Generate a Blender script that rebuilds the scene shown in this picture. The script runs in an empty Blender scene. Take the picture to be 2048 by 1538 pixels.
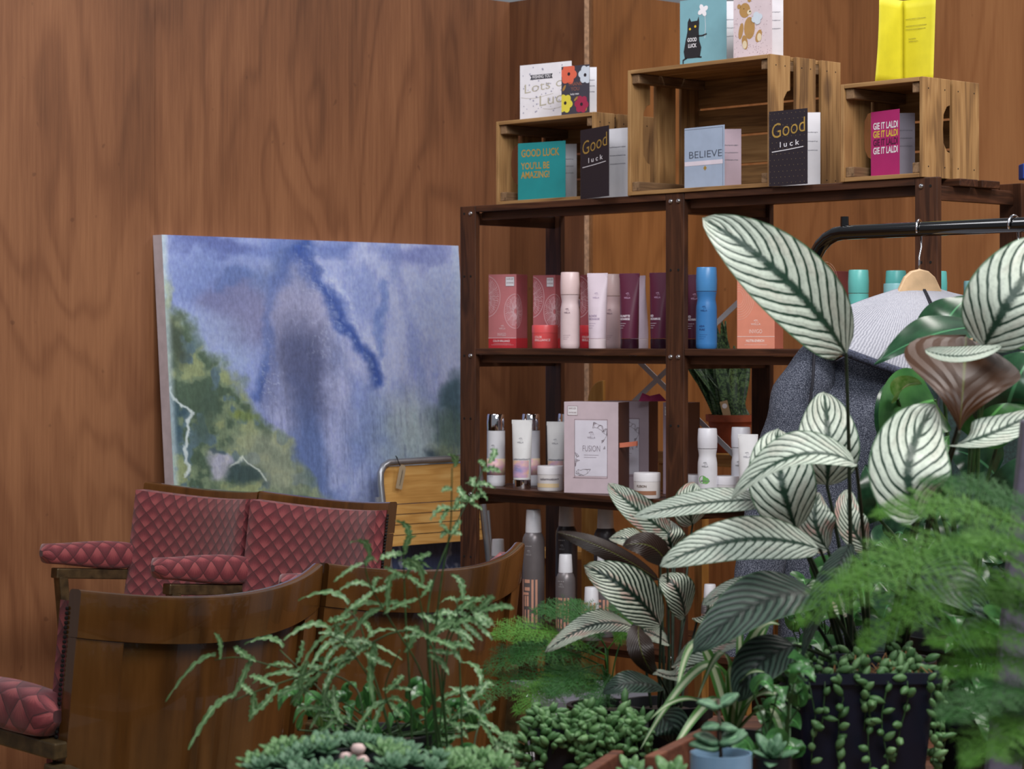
import bpy, math, random
import numpy as np
from mathutils import Vector, Matrix, noise as mnoise
random.seed(7)
R = math.radians
scene = bpy.context.scene
COL = scene.collection
# ------------------------------------------------------------------ camera, world, lights, exposure
F = 4700.0; CX = 1024.0; HY = 685.0; CAMZ = 1.34
cam_d = bpy.data.cameras.new('camera'); cam = bpy.data.objects.new('camera', cam_d); COL.objects.link(cam)
cam.location = (0, 0, CAMZ); cam.rotation_euler = (R(90), 0, 0)
cam_d.sensor_width = 36; cam_d.lens = F / 2048 * 36; cam_d.shift_y = -(769 - HY) / 2048
cam_d.clip_start = .05; cam_d.clip_end = 100
cam_d.dof.use_dof = True; cam_d.dof.focus_distance = 4.6; cam_d.dof.aperture_fstop = 12
scene.camera = cam
w = bpy.data.worlds.new('world'); scene.world = w; w.use_nodes = True
w.node_tree.nodes['Background'].inputs[0].default_value = (.68, .71, .78, 1)
w.node_tree.nodes['Background'].inputs[1].default_value = .30
def area(name, loc, target, sx, sy, power, col=(1, 1, 1)):
    d = bpy.data.lights.new(name, 'AREA'); d.shape = 'RECTANGLE'; d.size = sx; d.size_y = sy; d.energy = power; d.color = col
    o = bpy.data.objects.new(name, d); COL.objects.link(o); o.location = loc
    o.rotation_euler = (Vector(target) - Vector(loc)).to_track_quat('-Z', 'Y').to_euler()
    return o
area('ceiling_lamp', (1.6, 2.6, 3.9), (1.1, 5.2, 0.8), 1.6, 1.0, 112, (1.0, .96, .93))
area('ceiling_lamp', (-1.1, 4.7, 3.7), (-0.9, 6.3, 1.6), 1.6, 1.0, 40, (.97, .97, 1.0))
area('ceiling_lamp', (0.6, 0.2, 3.9), (0.6, 4.0, 1.0), 2.0, 1.2, 76, (.94, .97, 1.0))
area('ceiling_lamp', (2.6, 5.6, 3.9), (1.6, 6.2, 1.0), 1.2, 1.0, 40, (1.0, .95, .9))
scene.view_settings.view_transform = 'Standard'; scene.view_settings.look = 'None'
scene.view_settings.exposure = 0.0; scene.view_settings.gamma = 1; scene.view_settings.use_curve_mapping = False
# ------------------------------------------------------------------ placing helpers
A = Vector((.68, -.73, 0)).normalized()      # along the shelf front, left to right (coming nearer)
B = Vector((.73, .68, 0)).normalized()       # depth of the shelf, away from the camera
P0 = Vector((-.121, 6.4, 0))                 # foot of the shelf's front left post
PSI = math.atan2(A.y, A.x)
def P(px, py, Z): return Vector(((px - CX) / F * Z, Z, CAMZ + (HY - py) / F * Z))
def L(px, off, z=0.0):                       # ground point on the line parallel to the shelf front
    k = (px - CX) / F; o = P0 + B * off
    t = (k * o.y - o.x) / (A.x - k * A.y)
    p = o + A * t; return Vector((p.x, p.y, z))
def sc_at(p): return F / p.y
# ------------------------------------------------------------------ colour and nodes
def lin(c):
    return tuple(((v / 255) / 12.92 if v / 255 <= .04045 else ((v / 255 + .055) / 1.055) ** 2.4) for v in c[:3]) + (1,)
class NT:
    def __init__(s, name):
        s.m = bpy.data.materials.new(name); s.m.use_nodes = True; s.t = s.m.node_tree
        s.b = s.t.nodes['Principled BSDF']
    def n(s, typ, **k):
        nd = s.t.nodes.new(typ)
        for a, v in k.items(): setattr(nd, a, v)
        return nd
    def link(s, a, b): s.t.links.new(a, b)
    def put(s, sock, v):
        if hasattr(v, 'is_output') or isinstance(v, bpy.types.NodeSocket): s.link(v, sock)
        else: sock.default_value = v
    def math(s, op, a, b=0.0, c=None):
        nd = s.n('ShaderNodeMath', operation=op); s.put(nd.inputs[0], a); s.put(nd.inputs[1], b)
        if c is not None: s.put(nd.inputs[2], c)
        return nd.outputs[0]
    def uv(s):
        nd = s.n('ShaderNodeTexCoord'); sp = s.n('ShaderNodeSeparateXYZ'); s.link(nd.outputs['UV'], sp.inputs[0])
        return sp.outputs[0], sp.outputs[1]
    def obj(s): return s.n('ShaderNodeTexCoord').outputs['Object']
    def uvv(s): return s.n('ShaderNodeTexCoord').outputs['UV']
    def map(s, v, sc=(1, 1, 1), loc=(0, 0, 0), rot=(0, 0, 0)):
        nd = s.n('ShaderNodeMapping'); s.link(v, nd.inputs[0]); nd.inputs['Scale'].default_value = sc
        nd.inputs['Location'].default_value = loc; nd.inputs['Rotation'].default_value = rot
        return nd.outputs[0]
    def noise(s, v, scale=5, detail=3, rough=.5, dist=0, out=0):
        nd = s.n('ShaderNodeTexNoise'); s.link(v, nd.inputs['Vector']); nd.inputs['Scale'].default_value = scale
        nd.inputs['Detail'].default_value = detail; nd.inputs['Roughness'].default_value = rough; nd.inputs['Distortion'].default_value = dist
        return nd.outputs[out]
    def ramp(s, f, stops, interp='LINEAR'):
        nd = s.n('ShaderNodeValToRGB'); s.put(nd.inputs[0], f); cr = nd.color_ramp; cr.interpolation = interp
        while len(cr.elements) < len(stops): cr.elements.new(.5)
        for e, (p, c) in zip(cr.elements, stops):
            e.position = p; e.color = c if len(c) == 4 and max(c) <= 1 else lin(c)
        return nd.outputs[0]
    def mix(s, f, a, b, blend='MIX'):
        nd = s.n('ShaderNodeMix', data_type='RGBA', blend_type=blend); s.put(nd.inputs[0], f); s.put(nd.inputs[6], a); s.put(nd.inputs[7], b)
        return nd.outputs[2]
    def step(s, v, lo, hi):
        nd = s.n('ShaderNodeMapRange', interpolation_type='SMOOTHSTEP'); s.put(nd.inputs[0], v)
        nd.inputs[1].default_value = lo; nd.inputs[2].default_value = hi
        return nd.outputs[0]
    def bump(s, h, strength=.3, dist=.002):
        nd = s.n('ShaderNodeBump'); nd.inputs['Strength'].default_value = strength; nd.inputs['Distance'].default_value = dist
        s.link(h, nd.inputs['Height']); s.link(nd.outputs[0], s.b.inputs['Normal'])
    def done(s, col, rough=.5, metal=0, coat=0, trans=0, spec=None):
        s.put(s.b.inputs['Base Color'], col); s.put(s.b.inputs['Roughness'], rough); s.b.inputs['Metallic'].default_value = metal
        s.b.inputs['Coat Weight'].default_value = coat; s.b.inputs['Transmission Weight'].default_value = trans
        if spec is not None: s.b.inputs['Specular IOR Level'].default_value = spec
        return s.m
def plain(name, c, rough=.5, metal=0, coat=0, var=.06, scale=30, trans=0, spec=None, bump=0):
    t = NT(name); n = t.noise(t.obj(), scale, 3)
    c2 = tuple(max(0, min(255, v * (1 - var * 2))) for v in c); c3 = tuple(max(0, min(255, v * (1 + var))) for v in c)
    col = t.ramp(n, [(.3, lin(c2)), (.7, lin(c3))])
    if bump: t.bump(t.noise(t.obj(), scale * 4, 2), bump, .001)
    return t.done(col, rough, metal, coat, trans, spec)
def ply(name, c1, c2, c3, off=0.0, rough=.5):
    t = NT(name); v = t.uvv()
    w1 = t.noise(t.map(v, (1.3, .45, 1), (off, off * .3, 0)), 1.0, 2, .5)
    w1c = t.noise(t.map(v, (2.6, .62, 1), (off, 0, 0)), 1.1, 3, .45, .35)
    rings = t.math('SINE', t.math('MULTIPLY', t.math('ADD', w1c, t.math('MULTIPLY', w1, .8)), 58))
    rings = t.math('MULTIPLY_ADD', rings, .5, .5)
    fib = t.noise(t.map(v, (90, 2.2, 1)), 1.0, 3, .6)
    fine = t.noise(t.map(v, (260, 9, 1)), 1.0, 2, .6)
    big = t.noise(t.map(v, (2.2, .5, 1), (off + 3, 1, 0)), 1.0, 3, .55)
    f = t.math('ADD', t.math('MULTIPLY', t.math('POWER', rings, 3.0), -.085), t.math('ADD', t.math('MULTIPLY', fib, .24), t.math('ADD', t.math('MULTIPLY', big, .80), t.math('MULTIPLY', fine, .14))))
    col = t.ramp(f, [(.36, c1), (.56, c2), (.76, c3)])
    spots = t.step(t.noise(t.map(v, (9, 7, 1)), 3.0, 1), .74, .79)
    col = t.mix(t.math('MULTIPLY', spots, .35), col, lin((60, 34, 24)))
    t.bump(fib, .15, .001)
    return t.done(col, rough, spec=.35)
def wood(name, c1, c2, c3, axis='z', scale=1.0, rough=.55, knots=True, coat=0, spec=.4):
    t = NT(name); v = t.obj()
    s = {'x': (.12, 1, 1), 'y': (1, .12, 1), 'z': (1, 1, .12)}[axis]
    a = t.noise(t.map(v, tuple(k * 9 * scale for k in s)), 1.0, 3, .55, .5)
    rings = t.math('MULTIPLY_ADD', t.math('SINE', t.math('MULTIPLY', a, 42)), .5, .5)
    fib = t.noise(t.map(v, tuple(k * 170 * scale if k == 1 else k * 60 * scale for k in s)), 1.0, 2, .6)
    f = t.math('ADD', t.math('MULTIPLY', rings, .19), t.math('ADD', t.math('MULTIPLY', fib, .4), t.math('MULTIPLY', a, .56)))
    col = t.ramp(f, [(.35, c1), (.58, c2), (.82, c3)])
    if knots:
        vo = t.n('ShaderNodeTexVoronoi'); t.link(t.map(v, tuple(k * 6 * scale if k == 1 else k * 22 * scale for k in s)), vo.inputs['Vector']); vo.inputs['Scale'].default_value = 1.0
        k = t.math('SUBTRACT', 1.0, t.step(vo.outputs[0], .05, .17))
        col = t.mix(t.math('MULTIPLY', k, .6), col, lin((62, 38, 24)))
    t.bump(fib, .12, .001)
    return t.done(col, rough, coat=coat, spec=spec)
# ------------------------------------------------------------------ mesh helpers
class MB:
    def __init__(s): s.v = []; s.f = []; s.uv = []; s.mi = []; s.M = None; s.cm = 0
    def add(s, v, f, uv=None):
        o = len(s.v)
        for p in v:
            p = Vector(p); s.v.append(tuple(s.M @ p) if s.M is not None else tuple(p))
        s.uv.extend(uv if uv is not None else [(0.0, 0.0)] * len(v))
        for q in f: s.f.append(tuple(i + o for i in q)); s.mi.append(s.cm)
    def box(s, x0, x1, y0, y1, z0, z1):
        v = [(x, y, z) for z in (z0, z1) for y in (y0, y1) for x in (x0, x1)]
        s.add(v, [(0, 2, 3, 1), (4, 5, 7, 6), (0, 1, 5, 4), (2, 6, 7, 3), (0, 4, 6, 2), (1, 3, 7, 5)])
    def hexa(s, b4, t4):
        s.add(list(b4) + list(t4), [(3, 2, 1, 0), (4, 5, 6, 7), (0, 1, 5, 4), (1, 2, 6, 5), (2, 3, 7, 6), (3, 0, 4, 7)])
    def lathe(s, prof, n=32, cx=0, cy=0, a0=0, a1=2 * math.pi):
        full = abs(a1 - a0 - 2 * math.pi) < 1e-6; m = n if full else n + 1
        v = [(cx + r * math.cos(a0 + (a1 - a0) * k / n), cy + r * math.sin(a0 + (a1 - a0) * k / n), z) for r, z in prof for k in range(m)]
        f = []
        for i in range(len(prof) - 1):
            for k in range(n):
                k2 = (k + 1) % m; f.append((i * m + k, i * m + k2, (i + 1) * m + k2, (i + 1) * m + k))
        if full and prof[0][0] > 1e-5: f.append(tuple(range(m - 1, -1, -1)))
        if full and prof[-1][0] > 1e-5: f.append(tuple((len(prof) - 1) * m + k for k in range(m)))
        s.add(v, f)
    def tube(s, pts, r, n=8, cap=True):
        pts = [Vector(p) for p in pts]; N = len(pts); rr = r if isinstance(r, (list, tuple)) else [r] * N
        v = []; up = None
        for i, p in enumerate(pts):
            t = (pts[min(i + 1, N - 1)] - pts[max(i - 1, 0)]).normalized()
            if up is None:
                up = Vector((0, 0, 1)) if abs(t.z) < .9 else Vector((1, 0, 0))
            x = (up - t * up.dot(t)).normalized(); y = t.cross(x); up = x
            for k in range(n):
                a = 2 * math.pi * k / n; v.append(p + (x * math.cos(a) + y * math.sin(a)) * rr[i])
        f = [(i * n + k, i * n + (k + 1) % n, (i + 1) * n + (k + 1) % n, (i + 1) * n + k) for i in range(N - 1) for k in range(n)]
        if cap: f.append(tuple(range(n - 1, -1, -1))); f.append(tuple((N - 1) * n + k for k in range(n)))
        s.add(v, f)
    def prism(s, poly, d, axis='y', base=0):
        # poly in (a,b) extruded by d; axis y: (x,z) plane
        n = len(poly)
        def mk(a, b, c): return (a, c, b) if axis == 'y' else ((c, a, b) if axis == 'x' else (a, b, c))
        v = [mk(a, b, base) for a, b in poly] + [mk(a, b, base + d) for a, b in poly]
        f = [tuple(range(n)), tuple(range(2 * n - 1, n - 1, -1))] + [(i, n + i, n + (i + 1) % n, (i + 1) % n) for i in range(n)]
        s.add(v, f)
    def grid(s, nu, nv, fn, uvf=None):
        v = []; uv = []
        for i in range(nu + 1):
            for j in range(nv + 1):
                a, b = i / nu, j / nv; v.append(fn(a, b)); uv.append(uvf(a, b) if uvf else (a, b))
        f = [(i * (nv + 1) + j, i * (nv + 1) + j + 1, (i + 1) * (nv + 1) + j + 1, (i + 1) * (nv + 1) + j) for i in range(nu) for j in range(nv)]
        s.add(v, f, uv)
def fix_normals(me):
    import bmesh
    bm = bmesh.new(); bm.from_mesh(me); bmesh.ops.recalc_face_normals(bm, faces=bm.faces); bm.to_mesh(me); bm.free()
def obj(name, mb, mat, parent=None, smooth=False, bevel=0, fix=True, seg=2, world=False, auto=False):
    me = bpy.data.meshes.new(name); me.from_pydata(mb.v, [], mb.f)
    mats = mat if isinstance(mat, (list, tuple)) else [mat]
    for m in mats: me.materials.append(m)
    u = me.uv_layers.new(name='UVMap'); idx = np.zeros(len(me.loops), dtype=np.int32); me.loops.foreach_get('vertex_index', idx)
    u.data.foreach_set('uv', np.array(mb.uv, dtype=np.float32)[idx].ravel())
    if len(mats) > 1: me.polygons.foreach_set('material_index', mb.mi)
    if smooth: me.polygons.foreach_set('use_smooth', [True] * len(me.polygons))
    if fix: fix_normals(me)
    if auto:
        try: me.set_sharp_from_angle(angle=R(35))
        except Exception: pass
    o = bpy.data.objects.new(name, me); COL.objects.link(o)
    if parent is not None:
        o.parent = parent
        if world: o.location = -parent.location
    if bevel:
        b = o.modifiers.new('bevel', 'BEVEL'); b.width = bevel; b.segments = seg; b.limit_method = 'ANGLE'; b.angle_limit = R(40)
    return o
def tag(o, label, cat, group=None, kind=None):
    o['label'] = label; o['category'] = cat
    if group: o['group'] = group
    if kind: o['kind'] = kind
    return o
def struct(o): o['kind'] = 'structure'; return o
def thing(name, label, cat, loc=(0, 0, 0), rz=0, group=None):
    o = bpy.data.objects.new(name, None); COL.objects.link(o); o.location = loc; o.rotation_euler = (0, 0, rz); o.empty_display_size = .05
    return tag(o, label, cat, group)
def mat_frame(p, x, y, z=None):
    x = Vector(x).normalized(); y = Vector(y).normalized(); z = x.cross(y)
    m = Matrix.Identity(4)
    for i in range(3): m[i][0] = x[i]; m[i][1] = y[i]; m[i][2] = z[i]; m[i][3] = p[i]
    return m
def text_mesh(s, h, wfit=None, align='LEFT', bold=0.0, sub=False):
    c = bpy.data.curves.new('t', 'FONT'); c.body = s; c.size = h / .72; c.align_x = align; c.offset = bold * h; c.resolution_u = 3
    o = bpy.data.objects.new('t', c); me = bpy.data.meshes.new_from_object(o)
    v = [tuple(x.co) for x in me.vertices]; f = [tuple(p.vertices) for p in me.polygons]
    bpy.data.objects.remove(o); bpy.data.curves.remove(c); bpy.data.meshes.remove(me)
    if wfit and v:
        xs = [p[0] for p in v]; k = wfit / max(1e-6, max(xs) - min(xs)); v = [(p[0] * k, p[1], p[2]) for p in v]
    return v, f
def text(mb, s, x, z, h, wfit=None, align='LEFT', bold=0.0, y=-.0004, cyl=None, tilt=0.0):
    """lettering lying on the plane y (x right, z up); cyl = radius bends it round a bottle"""
    v, f = text_mesh(s, h, wfit, align, bold)
    out = []
    for a, b, _ in v:
        X = x + a; Zz = z + b + tilt * a
        if cyl: th = X / cyl; out.append((cyl * 1.008 * math.sin(th), -cyl * 1.008 * math.cos(th), Zz))
        else: out.append((X, y, Zz))
    mb.add(out, f)
def logo(mb, x, z, h, cyl=None, y=-.0004):
    """small mark of wavy hair over a face"""
    def mp(a, b):
        X = x + a * h; Z_ = z + b * h
        if cyl: return (cyl * 1.008 * math.sin(X / cyl), -cyl * 1.008 * math.cos(X / cyl), Z_)
        return (X, y, Z_)
    for k, (a0, b0) in enumerate([(-.55, .0), (-.2, .12), (.15, .1)]):
        pts = []
        for i in range(9):
            u = i / 8; a = a0 + u * .62; b = b0 + .5 * math.sin(u * 3.1 + .5) - .25 * u
            pts.append((a, b))
        up = [mp(a, b + .07) for a, b in pts]; dn = [mp(a, b - .07 - .05 * (i % 3 == 0)) for i, (a, b) in enumerate(pts)]
        mb.add(up + dn, [(i, i + 1, 9 + i + 1, 9 + i) for i in range(8)])
def poly2(mb, pts, y=-.0004):
    mb.add([(a, y, b) for a, b in pts], [tuple(range(len(pts)))])
def ell(cx, cz, rx, rz, n=20, rot=0):
    return [(cx + rx * math.cos(2 * math.pi * k / n) * math.cos(rot) - rz * math.sin(2 * math.pi * k / n) * math.sin(rot),
             cz + rx * math.cos(2 * math.pi * k / n) * math.sin(rot) + rz * math.sin(2 * math.pi * k / n) * math.cos(rot)) for k in range(n)]
def line2(mb, pts, wd, y=-.0004, fn=None):
    n = len(pts); up = []; dn = []
    for i, (a, b) in enumerate(pts):
        a1, b1 = pts[min(i + 1, n - 1)]; a0, b0 = pts[max(i - 1, 0)]; dx, dz = a1 - a0, b1 - b0; l = math.hypot(dx, dz) or 1
        nx, nz = -dz / l * wd / 2, dx / l * wd / 2
        up.append((a + nx, b + nz)); dn.append((a - nx, b - nz))
    v = up + dn
    mb.add([fn(a, b) for a, b in v] if fn else [(a, y, b) for a, b in v], [(i, i + 1, n + i + 1, n + i) for i in range(n - 1)])
def scribble(mb, x, z, wd, h, y=-.0004, lw=.0005, seed=0):
    rr = random.Random(seed); n = int(wd / (h * .35)); pts = []
    for i in range(n * 3): pts.append((x + i * wd / (n * 3), z + h * .5 * math.sin(i * 2.1 + rr.random() * 2) * rr.uniform(.3, 1)))
    line2(mb, pts, lw, y)
# ------------------------------------------------------------------ materials
m_ply_l = ply('plywood_left', lin((86, 53, 34)), lin((122, 79, 52)), lin((150, 103, 70)), 0.0)
m_ply_d = ply('plywood_dark', lin((74, 44, 28)), lin((101, 63, 40)), lin((126, 82, 52)), 5.0)
m_ply_m = ply('plywood_middle', lin((98, 60, 30)), lin((132, 85, 46)), lin((156, 105, 60)), 9.0)
m_ply_r = ply('plywood_right', lin((110, 68, 36)), lin((142, 92, 53)), lin((162, 111, 68)), 14.0)
m_ply_edge = plain('plywood_edge', (190, 150, 118), .7, var=.1, scale=80)
m_shelf = {ax: wood('dark_stained_pine_' + ax, lin((42, 24, 16)), lin((70, 42, 28)), lin((94, 58, 38)), ax, 1.6, .45, False) for ax in 'xyz'}
m_crate = {ax: wood('crate_pine_' + ax, lin((104, 74, 44)), lin((152, 114, 70)), lin((180, 142, 94)), ax, 1.2, .7) for ax in 'xyz'}
m_crate_d = {ax: wood('crate_batten_' + ax, lin((84, 62, 42)), lin((122, 94, 66)), lin((150, 120, 90)), ax, 1.5, .8) for ax in 'xyz'}
m_pine = wood('yellow_pine', lin((150, 104, 48)), lin((186, 136, 70)), lin((206, 160, 92)), 'z', 1.2, .5)
m_pine_x = wood('yellow_pine_x', lin((176, 126, 62)), lin((208, 158, 88)), lin((224, 182, 112)), 'x', 1.2, .45, False)
m_bench = wood('bench_wood', lin((60, 36, 26)), lin((92, 56, 38)), lin((116, 74, 50)), 'x', 1.2, .6, False)
m_tray = wood('reddish_tray_wood', lin((70, 38, 26)), lin((104, 60, 42)), lin((128, 78, 56)), 'x', 1.2, .6, False)
m_floor = ply('floor_boards', lin((120, 92, 58)), lin((158, 124, 80)), lin((180, 146, 98)), 3.0, .5)
m_seatwood = wood('varnished_seat_wood', lin((52, 31, 12)), lin((76, 47, 19)), lin((92, 59, 27)), 'z', .35, .2, False, .5)
m_steel = plain('steel', (190, 192, 196), .28, 1, var=.03)
m_chrome = plain('chrome', (225, 225, 230), .07, 1, var=.0)
m_greytube = plain('grey_tube', (150, 152, 158), .3, .6, var=.03)
m_black = plain('black_lacquer', (8, 8, 10), .14, 0, .6, var=.02)
m_brace = plain('white_metal_strip', (222, 222, 226), .3, var=.01)
m_hole = plain('dark_hole', (12, 8, 7), .9)
m_iron = plain('bronze_paint_iron', (84, 68, 44), .42, .35, var=.15, scale=40)
m_white = plain('white_plastic', (226, 226, 232), .35, var=.02)
m_whitepaper = plain('white_paper', (232, 230, 236), .8, var=.01)
m_soil = plain('potting_soil', (46, 34, 26), .95, var=.35, scale=120, bump=.8)
m_stem = plain('stem_green', (52, 84, 42), .5, var=.15, scale=60)
m_stem_d = plain('stem_dark', (34, 48, 30), .5, var=.15, scale=60)
m_gold = plain('gold_foil', (184, 150, 76), .45, .15, var=.05)
def flat(c, rough=.6, name=None, **k): return plain(name or 'print_%d_%d_%d' % c, c, rough, var=.015, **k)
# ------------------------------------------------------------------ the room
WC = P0 + A * -.80 + B * .90                  # inner corner of the left wall
def wallrun(name, o, d, length, mat, n_in, sheets, h=2.44, th=.018):
    mb = MB(); s0 = 0.0; ends = list(sheets) + [length]
    for e in ends:
        g = .0004
        a, b_ = (s0 if s0 == 0 else s0 + g), (e if e == length else e - g)
        q = [o + d * a, o + d * b_, o + d * b_ - n_in * th, o + d * a - n_in * th]
        v = [(p.x, p.y, 0) for p in q] + [(p.x, p.y, h) for p in q]
        uv = [(a, 0), (b_, 0), (b_, 0), (a, 0), (a, h), (b_, h), (b_, h), (a, h)]
        mb.add(v, [(0, 1, 5, 4), (1, 2, 6, 5), (2, 3, 7, 6), (3, 0, 4, 7), (4, 5, 6, 7), (3, 2, 1, 0)], uv)
        s0 = e
    return struct(obj(name, mb, mat))
wallrun('wall_left', WC - B * 4.93, B, 4.93, m_ply_l, A, [4.93 - .153 - 1.22 * 3, 4.93 - .153 - 1.22 * 2, 4.93 - .153 - 1.22, 4.93 - .153])
WD = WC + A * .345
wallrun('wall_center', WC, A, .345, m_ply_d, -B, [])
struct(obj('trim_1', (lambda mb: (mb.add([tuple(WD + B * .0 + A * a - B * b + Vector((0, 0, z))) for z in (0, 2.44) for a, b in ((0, -.02), (0, .002), (.018, .002), (.018, -.02))],
    [(0, 1, 2, 3), (4, 5, 6, 7), (0, 1, 5, 4), (1, 2, 6, 5), (2, 3, 7, 6), (3, 0, 4, 7)]), mb)[1])(MB()), m_ply_edge))
WE0 = WD + A * .018
wallrun('wall_middle', WE0, B, .53, m_ply_m, A, [])
WE = WE0 + B * .53
wallrun('wall_right', WE, A, 3.4, m_ply_r, -B, [.62, 1.84, 3.06])
mb = MB(); mb.add([(-6, -2, 0), (7, -2, 0), (7, 11, 0), (-6, 11, 0)], [(0, 1, 2, 3)], [(-6, -2), (7, -2), (7, 11), (-6, 11)])
struct(obj('floor', mb, m_floor))
# hall beyond the partition
mb = MB(); mb.box(-6, 7, 10.9, 11, 0, 4.4); struct(obj('wall_far', mb, plain('pale_grey_wall', (172, 178, 184), .8, var=.03, scale=2)))
# ------------------------------------------------------------------ slatted shelf unit
SW = .77; SD = .34
shelf = thing('shelf_unit', 'dark stained wooden shelf unit of two bays holding the hair products', 'shelf', P0, PSI)
ZS = [1.711, 1.324, .948, .574, .20]
def post(u, v, name='post'):
    mb = MB(); mb.box(u - .031, u + .031, v, v + .017, 0, 1.711); o = obj(name, mb, m_shelf['z'], shelf, bevel=.002)
    return o
for i in range(3):
    for v in (0, SD - .017):
        p = post(i * SW, v)
        if v == 0:
            for z in ZS[:4]:
                for du in (-.013, .013):
                    hb = MB(); hb.M = Matrix.Translation((i * SW + du, -.0006, z - .191)) @ Matrix.Rotation(R(90), 4, 'X'); hb.lathe([(.0032, -.001), (.0032, .0004)], 12); obj('peg_hole', hb, m_hole, p)
            for z in ZS:
                for du in ((-.013, .013) if i == 1 else ((.013,) if i == 0 else (-.013,))):
                    s = MB(); s.M = Matrix.Translation((i * SW + du, -.0001, z - .02)) @ Matrix.Rotation(R(90), 4, 'X')
                    s.lathe([(.0062, -.001), (.0062, .0015), (.0048, .0035), (.0025, .0042), (.002, .003), (.0, .003)], 16); obj('bolt', s, m_steel, p, smooth=True, auto=True)
                if i != 1:
                    s = MB(); s.M = Matrix.Translation((i * SW + (-.013 if i == 0 else .013), -.0006, z - .02)) @ Matrix.Rotation(R(90), 4, 'X'); s.lathe([(.0032, -.001), (.0032, .0004)], 12); obj('peg_hole', s, m_hole, p)
for i in range(3):          # end frames: rails running in depth at every level
    for z in ZS:
        for du in ((.0,) if i != 1 else (-.012, .012)):
            mb = MB(); mb.box(i * SW + du - .009, i * SW + du + .009, .0175, SD - .0175, z - .05, z - .0175); obj('rail', mb, m_shelf['y'], shelf, bevel=.001)
for i in range(2):
    for k, z in enumerate(ZS):
        for j in range(4):
            y0 = .0 + j * (SD / 4) + .001; y1 = y0 + SD / 4 - (.016 if j < 3 else .004)
            xa, xb = i * SW + .032, (i + 1) * SW - .032
            if j in (1, 2): xa, xb = i * SW + .0, (i + 1) * SW - .0
            if i == 1 and j in (1, 2): xb += .03; xa += .001
            if i == 0 and j in (1, 2): xb -= .001; xa -= .03
            mb = MB(); mb.box(xa, xb, y0, y1, z - .017, z); obj('slat', mb, m_shelf['x'], shelf, bevel=.0015)
        mb = MB(); mb.box(i * SW + .034, (i + 1) * SW - .034, .022, .04, z - .038, z - .0176); obj('front_batten', mb, m_shelf['x'], shelf)
for s_ in (0, 1):
    za, zb = (1.512, .97) if s_ == 0 else (.97, 1.512)
    mb = MB(); yy = SD + .001 + s_ * .003
    mb.add([(0, yy, za + .009), (SW, yy, zb + .009), (SW, yy, zb - .009), (0, yy, za - .009), (0, yy + .002, za + .009), (SW, yy + .002, zb + .009), (SW, yy + .002, zb - .009), (0, yy + .002, za - .009)],
           [(0, 1, 2, 3), (7, 6, 5, 4), (0, 4, 5, 1), (1, 5, 6, 2), (2, 6, 7, 3), (3, 7, 4, 0)]); obj('cross_brace', mb, m_brace, shelf)
# ------------------------------------------------------------------ crates on top
def crate(px, w, d, h, nside, label, hand, ntop, off=-.004):
    p = L(px, off, 1.7115); t = thing('wooden_crate', label, 'crate', p, PSI, None)
    th = .010
    def slats(n, total, gap): 
        bw = (total - gap * (n - 1)) / n; return [(k * (bw + gap), k * (bw + gap) + bw) for k in range(n)]
    for side in (0, 1):       # upright end boards
        x0 = 0 if side == 0 else w - th
        for k, (a, b) in enumerate(slats(nside, d, .022 if h > .28 else (.014 if nside > 2 else .010))):
            mb = MB(); zc = h * .5; hh = h * .24
            if hand and k == 0:       # handhole cut in the meeting edge
                poly = [(a, 0), (b, 0), (b, zc - hh), (b - .012, zc - hh + .004), (b - .024, zc - hh + .022), (b - .026, zc), (b - .024, zc + hh - .022), (b - .012, zc + hh - .004), (b, zc + hh), (b, h), (a, h)]
                mb.prism(poly, th, 'x', x0)
            else: mb.box(x0, x0 + th, a, b, 0, h)
            o = obj('end_board', mb, m_crate['z'], t, bevel=.0012)
            nb = MB()
            for zz in (.025, h - .025):
                for yy in (a + .02, b - .02):
                    nb.M = Matrix.Translation((x0 + (th + .0002 if side else -.0002), yy, zz)) @ Matrix.Rotation(R(90), 4, 'Y'); nb.lathe([(.0017, -.0003), (.0017, .0003)], 8)
            obj('nail', nb, m_hole, o)
    for (a, b) in slats(ntop, d, .006 if ntop > 1 else 0):
        mb = MB(); mb.box(th + .0005, w - th - .0005, a, b, h - th, h); obj('top_slat', mb, m_crate['x'], t, bevel=.0012)
        mb = MB(); mb.box(th + .0005, w - th - .0005, a, b, 0, th); obj('bottom_slat', mb, m_crate['x'], t, bevel=.0012)
    nb_ = 4 if h > .28 else 3
    for (a, b) in slats(nb_, h - 2 * th - .002, .006):
        mb = MB(); mb.box(th + .001, w - th - .001, d - th, d - .0005, a + th + .001, b + th + .001); obj('back_slat', mb, m_crate['x'], t, bevel=.0012)
    q = .024
    for xx in (th + .0005, w - th - q - .0005):
        for zz in (th + .0005, h - th - q - .0005):
            mb = MB(); mb.box(xx, xx + q, .006, d - th - .001, zz, zz + q); obj('corner_batten', mb, m_crate_d['y'], t, bevel=.002)
    return t
crate(992, .377, .25, .226, 3, 'small left wooden crate with a white lots-of-luck card on top', True, 1, .03)
crate(1255, .475, .263, .317, 3, 'tallest wooden crate with gapped slats, cat and bear cards on top', True, 3)
crate(1681, .236, .212, .2261, 2, 'small right wooden crate with handhole and yellow card on top', True, 1)
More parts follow.
